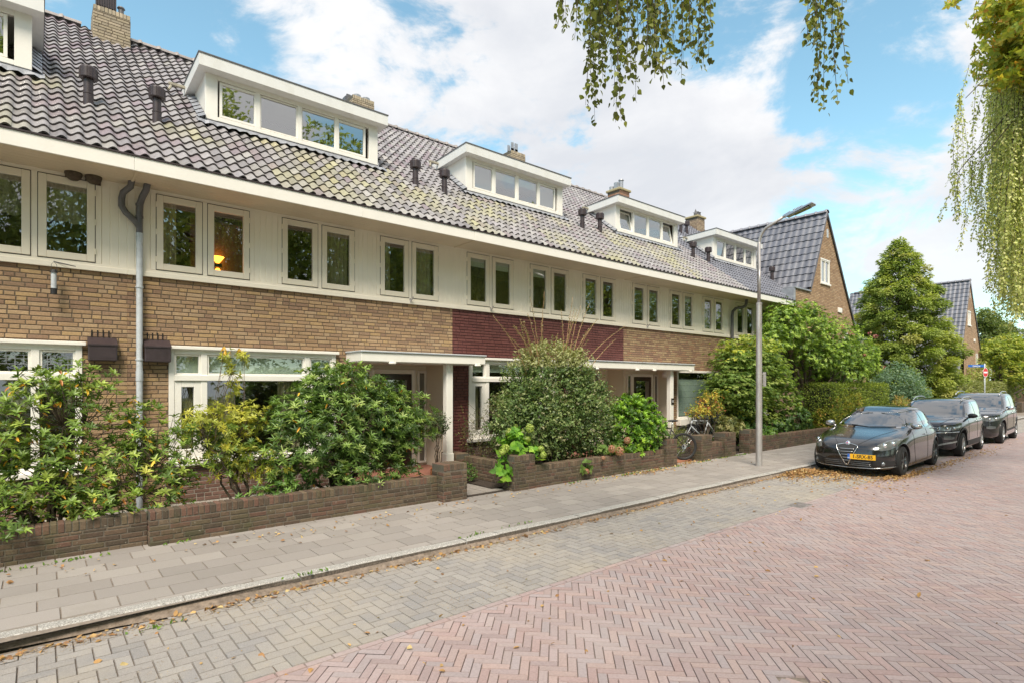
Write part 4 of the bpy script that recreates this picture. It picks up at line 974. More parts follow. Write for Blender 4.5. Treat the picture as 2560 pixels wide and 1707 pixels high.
# low dark shrub at the foot of it
bush('low_shrub','small glossy dark shrub at the foot of the large rhododendron','shrub',(2.6,8.2,.15),[(2.55,8.15,.42,.5,.25,.24),(2.9,8.2,.62,.3,.2,.24)],150,14,DG,[3,3,2,1,2],nl=9,L=.08,W=.024,limbs=4,r0=.012,maxtw=60)
# elaeagnus with tall shoots
def shoots(rs,P,D,N,L,W,C,T,O):
    C=C.copy(); up=P[:,2]>2.35; C[up]=C[up]*.45+np.array((.30,.31,.17))*.55
    return P,D,N,L,W,C
eh=bush('elaeagnus_shrub','big dense grey-green shrub with long bare shoots rising before the burgundy wall','shrub',(8.3,8.5,.15),
  [(8.25,8.5,1.65,1.35,.85,1.1),(7.65,8.3,1.2,1.1,.65,.8),(8.95,8.35,1.25,1.1,.65,.95),(8.25,8.5,2.4,.9,.6,.55),(9.3,8.2,.85,.75,.4,.55),(7.3,8.4,.85,.6,.4,.5),(7.45,8.3,1.85,.4,.35,.35),(9.35,8.3,1.75,.42,.35,.38),(8.7,8.2,2.35,.45,.35,.4)],
  7000,15,[(.075,.13,.045),(.12,.18,.065),(.18,.225,.105),(.045,.08,.028),(.25,.26,.17)],[4,4,2.4,3.2,.6],style='twig',nl=5,L=.064,W=.033,kind='fold',limbs=12,r0=.03,maxtw=150,shell=.45,extra=shoots,upb=.15)
rs=sh(16); mb=MB(); P=[];D=[];N=[]
for i in range(26):
    a=rs.uniform(-1,1); bx=8.25+a*.75; by=8.4+rs.uniform(-.4,.3); z0=rs.uniform(2.2,2.6); hgt=rs.uniform(.5,1.3)*(1.15-abs(a)*.35); pts=[]
    if i==0: bx,by,z0,hgt,a=9.0,8.3,2.3,1.05,1.6
    if i==1: bx,by,z0,hgt,a=7.5,8.4,2.2,1.1,-1.2
    lx=a*.7+rs.uniform(-.15,.15)
    for t in np.linspace(0,1,8): pts.append(np.array([bx+lx*t**1.4*(1 if i else 1.3),by+rs.uniform(-.01,.01)-.1*t,z0+hgt*t]))
    mb.tube(pts,[.009*(1-.7*t) for t in np.linspace(0,1,8)],5,(.42,.25,.13))
    for t in np.arange(.12,1,.026 if i%3 else .02):
        k=t*7; j=int(k); p=pts[j]*(1-(k-j))+pts[min(j+1,7)]*(k-j); d=rs.normal(size=3); d[2]=abs(d[2])*.6; P.append(p); D.append(d); N.append([0,0,1.])
P,D,N=map(np.array,(P,D,N)); D=D+.01
leafmesh('shoot_leaves',P,D,N+jitterN(rs,len(P),.3),.045*rs.uniform(.6,1.2,len(P)),.022,pick(rs,[(.28,.27,.13),(.35,.33,.2),(.2,.22,.09)],[1,1,1],len(P)),M['softleaf'],eh,'fold')
M['shoot']=mat('shoot_bark',None,.7); mb.build('shoots',M['shoot'],eh,smooth=True)
# laurel
bush('cherry_laurel','dense bright green laurel bush with upright glossy leaves over the brick wall','bush',(10.55,8.15,.15),
  [(10.55,8.1,1.0,.8,.62,.72),(10.2,8.0,.75,.6,.45,.5),(11.0,8.0,.8,.55,.42,.55),(10.6,8.15,1.4,.55,.45,.35)],
  1500,17,[(.09,.20,.02),(.055,.13,.018),(.16,.30,.03),(.035,.08,.015),(.24,.38,.05)],[4,4,3,3,1],nl=7,L=.092,W=.03,limbs=8,r0=.02,maxtw=60,shell=.55,upb=.75,spread=(.5,1.3))
# hydrangeas: leaves + flower heads
def hydrangea(label,loc,heads,blobs,n,seed,hc,lp=((.10,.24,.03),(.16,.32,.04),(.07,.17,.03),(.24,.40,.06))):
    h=root('hydrangea',label,'flowering shrub',loc); rs=sh(seed); T,O=blobpts(rs,blobs,n,.3)
    A=unit(O+np.array([0,0,.3])+jitterN(rs,len(T),.3)); P,D,N,L,W=whorls(rs,T,A,4,.12,.085,(.0,.5)); C=pick(rs,list(lp),[3,3,3,1],len(P))
    leafmesh('foliage',P,D,N,L,W,C,M['softleaf'],h,'heart')
    mb=MB()
    for (x,y,z,r) in heads: mb.tube([(loc[0]+rs.uniform(-.1,.1),loc[1],loc[2]),((loc[0]+x)/2,(loc[1]+y)/2,(loc[2]+z)/2+.1),(x,y,z-r*.5)],[.008,.007,.005],5)
    for t in T[:40]: mb.tube([(loc[0],loc[1],loc[2]),(loc[0]*.4+t[0]*.6,loc[1]*.4+t[1]*.6,loc[2]*.5+t[2]*.5),t],[.006,.005,.003],4)
    mb.build('stems',M['bark'],h)
    for (x,y,z,r) in heads:
        nn=230; d=unit(rs.normal(size=(nn,3))); p=np.array([x,y,z])+d*r*rs.uniform(.8,1.0,(nn,1)); t=unit(np.cross(d,rs.normal(size=(nn,3))))
        leafmesh('flower_head',p,t,d,.028,.026,pick(rs,hc,[1]*len(hc),nn,.15),M['softleaf'],h,'quad')
    return h
LIME=[(.42,.50,.12),(.52,.58,.20),(.33,.42,.08)]
hydrangea('lime green hydrangea with pale flower heads leaning over the brick pillar','x' and (6.95,8.05,.13),
  [(6.98,7.72,1.19,.085),(6.72,8.0,1.11,.08),(7.0,7.8,.98,.062),(6.4,7.72,.86,.075),(6.3,7.7,.80,.06),(7.17,7.62,.80,.06),(7.12,7.5,.70,.062),(6.95,8.1,1.2,.05)],
  [(6.75,7.9,.82,.36,.25,.3),(6.9,7.95,1.02,.24,.2,.16),(6.4,7.8,.45,.16,.16,.28),(7.15,7.75,.72,.18,.15,.14)],95,21,LIME)
hydrangea('faded pink hydrangea heads drooping over the wall between shrub and laurel',(9.3,7.95,.13),
  [(9.85,7.72,.78,.08),(9.13,7.55,.66,.085),(9.32,7.5,.60,.1),(8.3,7.5,.28,.055),(8.8,7.5,.5,.04)],
  [(9.35,7.8,.62,.45,.2,.16),(8.35,7.52,.34,.14,.06,.14)],34,22,[(.50,.22,.15),(.45,.28,.17),(.55,.33,.24)],((.10,.18,.05),(.16,.24,.08),(.07,.12,.03),(.2,.28,.1)))
# climber and small shrubs near the path
bush('climbing_shrub','wispy dark climber against the burgundy brick beside the white window','climber',(6.95,9.45,.15),[(6.9,9.55,1.0,.3,.2,.75),(7.15,9.35,.7,.35,.3,.5),(7.4,9.3,1.3,.4,.3,.5)],520,23,[(.05,.07,.025),(.08,.10,.035),(.13,.13,.05),(.03,.045,.02)],[3,3,2,2],style='twig',nl=4,L=.035,W=.018,limbs=10,r0=.01,maxtw=150,shell=.05)
bush('box_ball','small round dark green bush beside the front path','bush',(6.28,8.75,.13),[(6.28,8.75,.3,.2,.2,.2)],300,24,DG,[3,3,2,1,3],style='twig',nl=4,L=.03,W=.018,limbs=4,r0=.008,maxtw=20,shell=.5)
# potted standard
r=root('flower_pot','round orange terracotta pot beside the near porch','plant pot',(5.80,9.05,.2))
m=MB(); m.lathe([(0,0),(.085,0),(.105,.03),(.122,.09),(.125,.15),(.118,.19),(.126,.195),(.128,.21),(.116,.212),(.112,.18),(0,.178)],28,(5.80,9.05,.2)); m.build('pot',M['terra'],r,smooth=True,sharp=50)
bush('standard_tree','small standard bay tree with ball crown growing in the terracotta pot','potted tree',(5.80,9.05,.38),[(5.80,9.05,1.22,.25,.25,.27)],330,25,[(.05,.08,.035),(.08,.12,.05),(.12,.16,.08),(.03,.05,.02)],[3,3,1,2],style='twig',nl=4,L=.045,W=.022,limbs=7,r0=.011,maxtw=60,shell=.3,stems=1)
# leaning shrub with yellowing leaves behind pillars
bush('leaning_shrub','pale-stemmed shrub with yellow and rust leaves standing between the two short pillars','shrub',(13.45,8.0,.12),
  [(13.6,8.0,1.45,.55,.35,.33),(13.1,8.0,1.3,.35,.3,.2),(14.0,8.0,1.35,.3,.25,.28),(13.7,8.0,1.7,.35,.3,.14)],300,26,[(.30,.28,.05),(.22,.25,.05),(.40,.30,.07),(.32,.14,.07),(.15,.20,.04)],[4,4,3,2,3],style='twig',nl=4,L=.06,W=.034,m='softleaf',limbs=8,r0=.016,maxtw=120,shell=.1,droop=.6,base=(13.5,7.95,.2))
bush('border_plants','feathery light green border plants behind the bicycle wheel','garden plants',(12.9,8.6,.12),[(12.7,8.5,.6,.5,.4,.42),(13.2,8.7,.5,.6,.4,.35),(12.5,8.2,.35,.3,.3,.25),(14.1,8.4,.4,.5,.3,.3)],900,27,[(.12,.17,.06),(.17,.22,.08),(.09,.13,.05),(.22,.25,.10)],[3,3,3,1],style='twig',nl=4,L=.05,W=.012,m='softleaf',limbs=10,r0=.006,maxtw=100,shell=.0,upb=.8)
bush('low_shrub','drooping olive shrub between the pillars and the lamp post','shrub',(14.8,8.15,.12),[(14.75,8.1,.75,.5,.35,.4),(15.2,8.2,.8,.5,.35,.3)],260,28,[(.10,.12,.04),(.16,.18,.07),(.22,.22,.10),(.06,.08,.03)],[3,3,2,2],nl=8,L=.10,W=.024,limbs=7,r0=.014,maxtw=80,shell=.2)
# maple
MG=[(.105,.175,.045),(.16,.235,.065),(.22,.29,.09),(.06,.11,.028),(.33,.37,.07)]
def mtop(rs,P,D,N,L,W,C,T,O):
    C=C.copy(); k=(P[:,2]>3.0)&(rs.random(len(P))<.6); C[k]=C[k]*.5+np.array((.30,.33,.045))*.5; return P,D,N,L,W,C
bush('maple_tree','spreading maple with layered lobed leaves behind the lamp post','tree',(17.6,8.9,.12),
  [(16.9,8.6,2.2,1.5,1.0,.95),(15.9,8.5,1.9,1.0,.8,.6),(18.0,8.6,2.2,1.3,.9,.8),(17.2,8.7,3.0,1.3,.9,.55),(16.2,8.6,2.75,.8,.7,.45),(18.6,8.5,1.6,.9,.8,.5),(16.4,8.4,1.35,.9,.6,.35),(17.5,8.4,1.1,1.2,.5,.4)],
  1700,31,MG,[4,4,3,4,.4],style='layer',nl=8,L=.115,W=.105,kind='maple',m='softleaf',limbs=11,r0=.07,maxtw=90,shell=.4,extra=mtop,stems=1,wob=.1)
# big evergreen magnolia / rhododendron tree behind
h=bush('magnolia_tree','tall bright green broadleaf tree with a few pink blooms in front of the gable wall','tree',(22.3,9.0,.12),
  [(19.9,8.8,4.05,1.0,.8,.85),(21.3,8.6,3.9,1.3,.9,1.0),(23.2,8.4,3.5,1.5,1.0,1.1),(24.9,8.3,3.1,1.4,.9,.9),(22.3,8.6,3.0,1.8,1.0,.8),(20.9,8.6,4.6,.8,.6,.4),(24.0,8.3,2.5,1.6,.9,.6),(19.0,8.7,3.5,.7,.6,.6),(26.2,8.3,2.9,.8,.7,.7)],
  5200,32,[(.14,.235,.04),(.20,.31,.05),(.09,.165,.03),(.26,.37,.08),(.055,.105,.025)],[4,4,4,2.4,2.4],nl=7,L=.105,W=.036,limbs=12,r0=.11,maxtw=160,shell=.35,upb=.6,stems=1,wob=.15)
rs=sh(33)
for (x,y,z) in ((22.0,7.7,4.05),(24.1,7.4,3.9),(25.0,7.5,3.85),(22.6,7.6,3.85),(23.5,7.4,3.1),(26.6,7.7,2.75)):
    nn=12; d=unit(rs.normal(size=(nn,3))); leafmesh('bloom',np.array([x,y,z])+d*.05,d,rs.normal(size=(nn,3)),.06,.035,pick(rs,[(.7,.25,.3),(.75,.4,.38),(.6,.12,.25)],[1,1,1],nn),M['softleaf'],h,'fold')
# dark understorey under both trees
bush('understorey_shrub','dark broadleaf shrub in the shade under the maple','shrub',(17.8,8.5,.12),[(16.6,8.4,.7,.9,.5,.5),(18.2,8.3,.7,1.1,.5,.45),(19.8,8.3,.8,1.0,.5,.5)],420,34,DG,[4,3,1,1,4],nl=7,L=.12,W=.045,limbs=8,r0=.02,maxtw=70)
bush('trailing_plant','broad-leaved plant trailing over the wall right of the lamp post','plant',(16.6,7.9,.3),[(16.6,7.75,.5,.3,.15,.22)],36,35,DG,[1,1,3,2,1],nl=6,L=.15,W=.06,limbs=4,r0=.01,maxtw=20)
# yellow-orange shrub before hedge
bush('barberry_shrub','yellow and orange tinted shrub at the foot of the clipped hedge','shrub',(22.3,7.9,.12),[(22.2,7.9,1.0,1.0,.6,.75),(23.3,7.8,1.15,.8,.5,.65),(21.4,7.9,.7,.6,.5,.5)],1500,36,[(.17,.20,.03),(.22,.23,.04),(.11,.14,.025),(.30,.20,.06),(.06,.09,.02)],[4,3,4,1.5,3],style='twig',nl=4,L=.07,W=.035,m='softleaf',limbs=8,r0=.02,maxtw=40,shell=.4)
# hedges
def hedge(name,label,x0,x1,y0,y1,z1,n,seed,pal,wts,L=.09,W=.05,kind='quad',cat='hedge'):
    h=root(name,label,cat,((x0+x1)/2,(y0+y1)/2,.1)); rs=sh(seed)
    A=[((x1-x0)*(z1),0),((y1-y0)*z1,1),((y1-y0)*z1,2),((x1-x0)*(y1-y0),3)]; tot=sum(a for a,_ in A); P=[];O=[]
    for a,k in A:
        c=int(n*a/tot); u,v=rs.random(c),rs.random(c); dep=np.abs(rs.normal(size=c))*.06
        if k==0: p=np.stack([x0+u*(x1-x0),y0+dep,.12+v*(z1-.12)],1); o=[0,-1,0]
        elif k==1: p=np.stack([x0+dep,y0+u*(y1-y0),.12+v*(z1-.12)],1); o=[-1,0,0]
        elif k==2: p=np.stack([x1-dep,y0+u*(y1-y0),.12+v*(z1-.12)],1); o=[1,0,0]
        else: p=np.stack([x0+u*(x1-x0),y0+v*(y1-y0),z1-dep],1); o=[0,0,1]
        P.append(p); O.append(np.tile(np.array(o,float),(c,1)))
    P=np.concatenate(P);O=np.concatenate(O); c=len(P); P=P+O*(.05*np.sin(P[:,0:1]*2.3)*np.sin(P[:,2:3]*3)+rs.normal(size=(c,1))*.025)
    D=unit(O*.6+jitterN(rs,c,.6)+np.array([0,0,.25])); N=unit(O+jitterN(rs,c,.5)+np.array([0,0,.6]))
    cl=np.sin(P[:,0]*3.1+P[:,2]*2)*np.sin(P[:,2]*4.3+P[:,0]); C=pick(rs,pal,wts,c,.2)*(1+.12*cl[:,None])
    leafmesh('foliage',P,D,N,L*rs.uniform(.7,1.2,c),W,C,M['softleaf'],h,kind)
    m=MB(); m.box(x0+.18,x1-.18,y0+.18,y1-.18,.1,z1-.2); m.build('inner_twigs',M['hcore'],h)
    return h
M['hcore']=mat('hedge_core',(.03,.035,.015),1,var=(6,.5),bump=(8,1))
hedge('clipped_hedge','tall clipped rectangular green hedge behind the parked hatchback',21.4,27.5,7.75,8.8,2.02,17000,41,[(.15,.21,.04),(.10,.15,.03),(.22,.28,.05),(.07,.11,.025)],[4,4,2,2],.07,.035)
hedge('clipped_hedge','lower clipped hedge behind the street sign on the far corner',41,58,8.0,9.4,2.15,15000,42,[(.17,.20,.08),(.12,.15,.05),(.22,.24,.12)],[3,3,2],.13,.07)
# feathery orange bush right of hedge
bush('feathery_bush','small feathery bush with orange-tinted tips right of the clipped hedge','bush',(28.2,7.5,.1),[(28.1,7.5,.75,.6,.4,.75),(28.6,7.4,.6,.6,.4,.5)],1300,43,[(.14,.18,.05),(.34,.24,.10),(.20,.22,.06)],[3,2,2],style='twig',nl=4,L=.08,W=.025,m='softleaf',limbs=6,r0=.02,maxtw=20,shell=.5)
# blue-green dome conifer
bush('dome_conifer','blue-green rounded conifer shrub beside the clipped hedge','conifer shrub',(29.9,8.1,.1),[(29.9,8.1,1.45,1.3,1.1,1.4),(31.0,7.9,1.0,1.0,.9,1.0)],3400,44,[(.10,.17,.12),(.14,.22,.16),(.065,.12,.085),(.18,.26,.19)],[4,3,4,1],style='twig',nl=3,L=.14,W=.07,kind='spray',m='softleaf',limbs=6,r0=.05,maxtw=10,shell=.7)
bush('shrub','reddish-leaved shrub in front of the gable house door','shrub',(27.5,10.0,.1),[(27.3,10,2.1,1.0,.6,.5),(28.2,10,2.6,.9,.6,.5),(26.7,9.6,2.4,.5,.5,.5)],700,45,[(.20,.22,.05),(.34,.13,.07),(.14,.18,.05),(.30,.2,.1)],[3,2,3,1],style='twig',nl=3,L=.11,W=.05,m='softleaf',limbs=14,r0=.03,maxtw=50,shell=.1)
# large cypress conifer
def cypress(label,loc,hgt,rad,n,seed,pal,wts,L=.42,name='conifer_tree'):
    h=root(name,label,'tree',loc); rs=sh(seed); x0,y0,z0=loc
    nb=430; P=[];D=[];N=[];C=[]; mb=MB(); mb.tube([(x0,y0,z0),(x0+.05,y0,z0+hgt*.5),(x0,y0,z0+hgt*.97)],[.22,.13,.02],9)
    pal=np.array(pal)
    for i in range(nb):
        t=(i+.5)/nb; z=z0+.25+t*(hgt-.5); a=i*2.399+rs.uniform(-.4,.4); w=rad*(1-t**1.75)**.82*(.66+.34*min(1,t*4+.45))*rs.uniform(.78,1.14)
        e=np.array([x0+math.cos(a)*w,y0+math.sin(a)*w,z+w*.10]); s=np.array([x0,y0,z-.25*w])
        if i%2==0: mb.tube([s,(s+e)/2+np.array([0,0,.1]),e],[.035*(1-t)+.012,.02,.006],4)
        lob=max(10,int(n/nb*(w/rad)*1.6+4)); cr=.19+.24*w/rad
        q=unit(rs.normal(size=(lob,3)))*np.array([cr*1.1,cr*1.1,cr*.62])*(rs.random((lob,1))**.35)
        c0=s+(e-s)*rs.choice([.88,.86,.9,.62]); p=c0+q+np.array([0,0,.06]); P.append(p); out=unit(q+np.array([math.cos(a),math.sin(a),.1])*cr)
        D.append(unit(out+np.array([0,0,-.15])+rs.normal(size=(lob,3))*.3)); N.append(unit(np.array([0,0,1.])+out*.6+rs.normal(size=(lob,3))*.3)); cc=pal[rs.choice(len(pal),p=np.array(wts)/sum(wts))]; C.append(cc[None]*(1+rs.uniform(-.18,.18,(lob,1))))
    P,D,N,C=map(np.concatenate,(P,D,N,C)); leafmesh('crown',P,D,N,L*rs.uniform(.55,1.05,len(P)),L*.55,C,M['softleaf'],h,'spray'); mb.build('trunk',M['bark'],h,smooth=True); return h
cypress('tall bushy green conifer standing between the two brick gables','' or (38.7,10.4,.1),10.6,3.15,80000,51,[(.19,.25,.07),(.24,.29,.085),(.14,.195,.05),(.27,.29,.11)],[4,3,3,1.2],.21)
bush('shrub','bright yellow-green shrub filling the gap at the foot of the conifer','shrub',(37,9.4,.1),[(36.5,9.3,1.3,1.8,.8,1.2),(39,9.3,1.2,1.8,.8,1.1)],1500,52,[(.16,.22,.04),(.10,.16,.03),(.24,.28,.05)],[3,3,1],style='twig',nl=3,L=.16,W=.08,m='softleaf',limbs=6,r0=.04,maxtw=10,shell=.6)
bush('rose_hedge','pale flowering shrubs behind the street sign','shrub',(49,9.6,.1),[(46.5,9.7,2.4,2.0,.7,1.0),(49.5,9.6,2.5,2.0,.8,1.1),(52.5,9.3,2.8,2.0,.8,1.3)],2600,53,[(.22,.25,.08),(.14,.19,.05),(.32,.32,.14),(.4,.36,.26)],[4,4,2,.6],style='twig',nl=3,L=.17,W=.09,m='softleaf',limbs=6,r0=.04,maxtw=10,shell=.5)
bush('broadleaf_tree','dark green tree with a ragged top to the right of the distant gable','tree',(60,9.9,.1),[(60,9.8,5.6,2.2,1.6,1.9),(58.4,9.9,7.2,1.0,.7,.9),(60.6,9.9,7.4,.9,.8,.7),(62.5,9.5,6.0,1.8,1.3,1.4),(58.4,9.8,4.4,1.5,1.2,1.3)],3600,54,[(.08,.12,.04),(.12,.16,.05),(.05,.08,.025),(.18,.2,.08)],[4,3,3,1],style='twig',nl=3,L=.22,W=.12,m='softleaf',limbs=9,r0=.13,maxtw=40,shell=.5,stems=1)
bush('acer_tree','layered yellow-green tree at the right edge behind the far hedge','tree',(56,8.4,.1),[(54,8.6,4.3,1.8,1.0,1.0),(56.5,8.2,4.8,2.2,1.1,1.1),(60,8,4.6,2.6,1.2,1.3),(57,8,3.0,3.0,1.0,1.1),(62.5,7.6,3.2,2.6,1.2,1.8)],3600,55,[(.22,.26,.05),(.16,.21,.04),(.10,.15,.03),(.30,.31,.07)],[4,4,3,1],style='layer',nl=3,L=.26,W=.16,kind='quad',m='softleaf',limbs=9,r0=.12,maxtw=40,shell=.4,stems=1)
bush('broadleaf_tree','round dark tree closing the street at the far right','tree',(84,9.5,.1),[(80,9,4,5,3,4),(90,8,4.4,5,3,4),(100,8,5,7,3,5),(112,5,5,8,5,6)],2600,56,[(.10,.14,.05),(.14,.18,.06),(.07,.10,.035)],[4,3,3],style='twig',nl=3,L=.5,W=.3,m='softleaf',limbs=6,r0=.2,maxtw=10,shell=.6,stems=1)
# ---------------- birches over the street
def weep(rs,starts,lens,step,L,W,pal,wts,sway=.12,out=None,nper=1):
    P=[];D=[];N=[];mb=MB()
    for s,l in zip(starts,lens):
        s=np.array(s,float); sx,sy=rs.uniform(-sway,sway,2); n=max(4,int(l/.12)); ph=rs.uniform(0,6); pts=[]
        for i in range(n+1):
            t=i/n; pts.append(s+np.array([sx*t+.03*math.sin(ph+t*5),sy*t+.03*math.cos(ph+t*4),-l*t]))
        mb.tube(pts,[.0045*(1-.6*i/n) for i in range(n+1)],4,cap=False); pts=np.array(pts)
        m=int(l/step)
        for i in range(m):
            t=min(.999,max(0,(i+rs.random())/m)); 
            k=t*n; j=int(k); p=pts[j]*(1-(k-j))+pts[min(j+1,n)]*(k-j)
            for _ in range(nper):
                a=rs.uniform(0,6.28); d=np.array([math.cos(a)*.8,math.sin(a)*.8,-rs.uniform(.4,1.6)]); P.append(p+d*.02+rs.normal(size=3)*.012); D.append(d); N.append([math.cos(a+rs.uniform(-1.2,1.2)),math.sin(a+rs.uniform(-1.2,1.2)),.5])
    P,D,N=map(np.array,(P,D,N)); n=len(P); return P,D,N,L*rs.uniform(.6,1.2,n),W*rs.uniform(.7,1.15,n),pick(rs,pal,wts,n,.2),mb
BG=[(.10,.12,.035),(.14,.17,.04),(.075,.09,.03),(.19,.21,.05)]
h=root('weeping_birch','birch whose leafy hanging twigs dangle into the top of the view','tree',(1.6,-2.4,0)); rs=sh(61)
st=[];ln=[]
def px2(u,v,d): # helper: a place d metres in front of the viewpoint
    return np.array([d*(.647+.763*u),d*(.763-.647*u),2+v*d])
for (u0,u1,v0,cnt,l0,l1) in ((.085,.135,.86,9,1.3,1.5),(.13,.27,.86,38,1.3,2.15),(.14,.215,.86,7,2.3,2.75),(.235,.27,.86,9,1.8,2.35),(.295,.36,.86,15,1.3,1.95),(.52,.585,.86,9,1.35,1.95),(.53,.58,.86,6,2.1,2.6)):
    for i in range(int(cnt*1.08)):
        d=rs.uniform(4.3,5.4); k=d/4.8; st.append(px2(rs.uniform(u0,u1),v0+.0*rs.random(),d)); ln.append(rs.uniform(l0,l1)*k*.74+ .0)
P,D,N,L,W,C,mb=weep(rs,st,ln,.029,.052,.042,BG,[3,3,3,1],.1)
leafmesh('foliage',P,D,N,L,W,C,M['softleaf'],h,'heart')
for a,b in (((1.6,-2.4,6.0),(4.5,3.2,6.55)),((1.6,-2.4,5.5),(3.4,4.6,6.35)),((1.6,-2.4,6.5),(5.6,2.2,6.6))):
    a,b=np.array(a),np.array(b); mid=(a+b)/2+np.array([0,0,1.2]); mb.tube([a,(a+mid)/2+np.array([0,0,.2]),mid,(mid+b)/2,b],[.07,.05,.035,.022,.008],6)
for s in st:
    q=s+np.array([-.3,-.5,.25]); mb.tube([s,q],[.004,.008],4)
mb.build('twigs',M['bark'],h,smooth=True)
m=MB(); m.tube([(1.6,-2.4,0),(1.65,-2.4,2.5),(1.55,-2.45,5),(1.6,-2.4,7.5),(1.7,-2.3,10.5)],[.24,.19,.16,.12,.04],12); m.build('trunk',M['bbark'],h,smooth=True)
h=root('weeping_birch','large weeping birch curtain hanging down along the right edge','tree',(17,-1.8,0)); rs=sh(62); st=[];ln=[]
prof=[(.79,.40,.29),(.81,.54,.28),(.83,.42,.23),(.85,.58,.20),(.87,.59,.26),(.885,.60,.17),(.90,.61,.13),(.91,.61,.16),(.925,.62,.12),(.94,.63,.10),(.97,.66,.08),(1.0,.7,.06)]
for (u,vt,vb) in prof:
    for i in range(85 if u>.89 else (40 if u>.86 else 5)):
        d=rs.uniform(9.5,13.5); v0=rs.uniform(vb+.12,vt+.05) if i%2 else vt-.02; e=vb+rs.random()**2*(v0-vb)*.7
        st.append(px2(u+rs.uniform(-.015,.015),v0,d)); ln.append(max(.5,(v0-e)*d))
P,D,N,L,W,C,mb=weep(rs,st,ln,.034,.062,.042,[(.31,.36,.15),(.39,.42,.21),(.22,.27,.10),(.46,.48,.28)],[3,3,2.5,1.5],.35,nper=2)
leafmesh('foliage',P,D,N,L,W,C,M['softleaf'],h,'quad')
for i in range(26):
    u,vt,_=prof[rs.randint(len(prof))]; e=px2(u,vt-.03,rs.uniform(9.5,13)); a=np.array([17,-1.8,8.5]); mid=(a+e)/2+np.array([0,0,1.6]); mb.tube([a,(a+mid)/2,mid,(mid+e)/2+np.array([0,0,.4]),e],[.05,.04,.025,.014,.006],5)
mb.build('twigs',M['bark'],h,smooth=True)
m=MB(); m.tube([(17,-1.8,0),(17.1,-1.8,3),(17,-1.7,6),(17,-1.8,9),(17,-1.8,12)],[.3,.24,.2,.15,.05],12); m.build('trunk',M['bbark'],h,smooth=True)
# yellowing oak crown above it
h=root('oak_tree','yellow-brown broadleaf crown at the top right corner above the birch','tree',(20,-2.5,0)); rs=sh(63)
bl=[]
for (u,v,rr) in ((.92,.665,.75),(.905,.61,.45),(.925,.57,.5),(.88,.675,.3),(.96,.62,1.0),(.885,.55,.22),(.795,.695,.2)):
    p=px2(u,v,9.3); bl.append((*p,rr,rr,rr*.8))
T,O=blobpts(rs,bl,1300,.3); A=unit(O+jitterN(rs,len(T),.5)); P,D,N,L,W=whorls(rs,T,A,6,.11,.055,(0,.6)); C=pick(rs,[(.27,.30,.05),(.38,.33,.06),(.38,.22,.05),(.2,.26,.05)],[4,2.5,.5,4],len(P))
leafmesh('foliage',P,D,N,L,W,C,M['softleaf'],h,'fold'); mb=MB()
for t in T[:60]: mb.tube([(20,-2.5,8.5),(t[0]*.5+10,t[1]*.5-1.2,t[2]*.5+5),t],[.06,.03,.006],5)
mb.tube([(20,-2.5,0),(20,-2.5,6),(20,-2.5,12)],[.35,.28,.1],10); mb.build('trunk',M['bark'],h,smooth=True)
# trees across the street (seen mirrored in the windows)
def bigtree(loc,seed,pal,wts,hh=13,rr=4.2,n=13000,L=.17):
    h=root('street_tree','tall leafy tree across the street, mirrored in the house windows','tree',loc,'trees across the street'); rs=sh(seed); x,y,z=loc
    bl=[(x,y,hh*.6,rr,rr,hh*.32),(x-1.5,y+.5,hh*.45,rr*.7,rr*.7,hh*.22),(x+1.8,y,hh*.5,rr*.7,rr*.7,hh*.25),(x,y,hh*.82,rr*.6,rr*.6,hh*.2),(x+.5,y+.6,hh*.28,rr*.8,rr*.7,hh*.2)]
    T,O=blobpts(rs,bl,n,.4); A=unit(O*.4+jitterN(rs,len(T),.5)+np.array([0,0,-.6])); P,D,N,LL,WW=whorls(rs,T,A,4,L,L*.5,(.4,1.4)); C=np.tile(pick(rs,pal,wts,len(T),.2),(4,1))
    leafmesh('crown',P,D,N,LL,WW,C,M['softleaf'],h,'quad'); mb=MB(); mb.tube([(x,y,0),(x,y,hh*.4),(x,y,hh*.85)],[.3,.22,.06],8)
    for t in T[:40]: mb.tube([(x,y,min(hh*.7,t[2]*.7)),t],[.06,.01],4)
    mb.build('trunk',M['bark'],h); return h
p1=bigtree((-3,-13,0),71,[(.20,.25,.07),(.28,.34,.10),(.12,.16,.045)],[3,3,3],14)
p2=bigtree((6.5,-14,0),72,[(.24,.29,.08),(.34,.38,.12),(.14,.19,.05)],[3,3,3],15)
p1.scale=(1.4,1.4,1.4); p2.scale=(1.35,1.35,1.35)
for (s,x,y,rz,f) in ((p1,15,-14,1.2,1.35),(p2,23,-15,2.4,1.25),(p1,31,-15,3.6,1.05),(p2,-12,-13,.7,1.3),(p2,41,-15,4.4,1.1),(p1,52,-15,5.3,1.0)):
    c=copy_tree(s); c.location=(x,y,0); c.rotation_euler=(0,0,rz); c.scale=(f,f,f)
# ---------------- litter and weeds
rs=sh(81); P=[];n=0
def scat(cx,cy,sx,sy,k,z=.012,heap=0):
    q=rs.normal(size=(k,2))*np.array([sx,sy])+np.array([cx,cy]); r2=((q[:,0]-cx)/sx)**2+((q[:,1]-cy)/sy)**2
    return np.stack([q[:,0],q[:,1],z+heap*np.exp(-r2*.5)*rs.random(k)],1)
P=[scat(13.0,5.35,.45,.16,1500,.02,.10),scat(13.55,4.95,.3,.25,700,.015,.05),scat(13.3,4.6,.55,.3,350),scat(12.6,4.85,.6,.3,160),scat(14.9,3.72,.7,.06,420,.012,.02),scat(13.9,3.95,.35,.1,260,.012,.02),scat(17.2,3.65,1.0,.08,260),scat(20.5,3.6,1.6,.1,160),scat(14,4.3,1.1,.4,260),scat(12.4,3.7,.5,.3,60)]
P=[p[(p[:,1]<5.6)] for p in P]
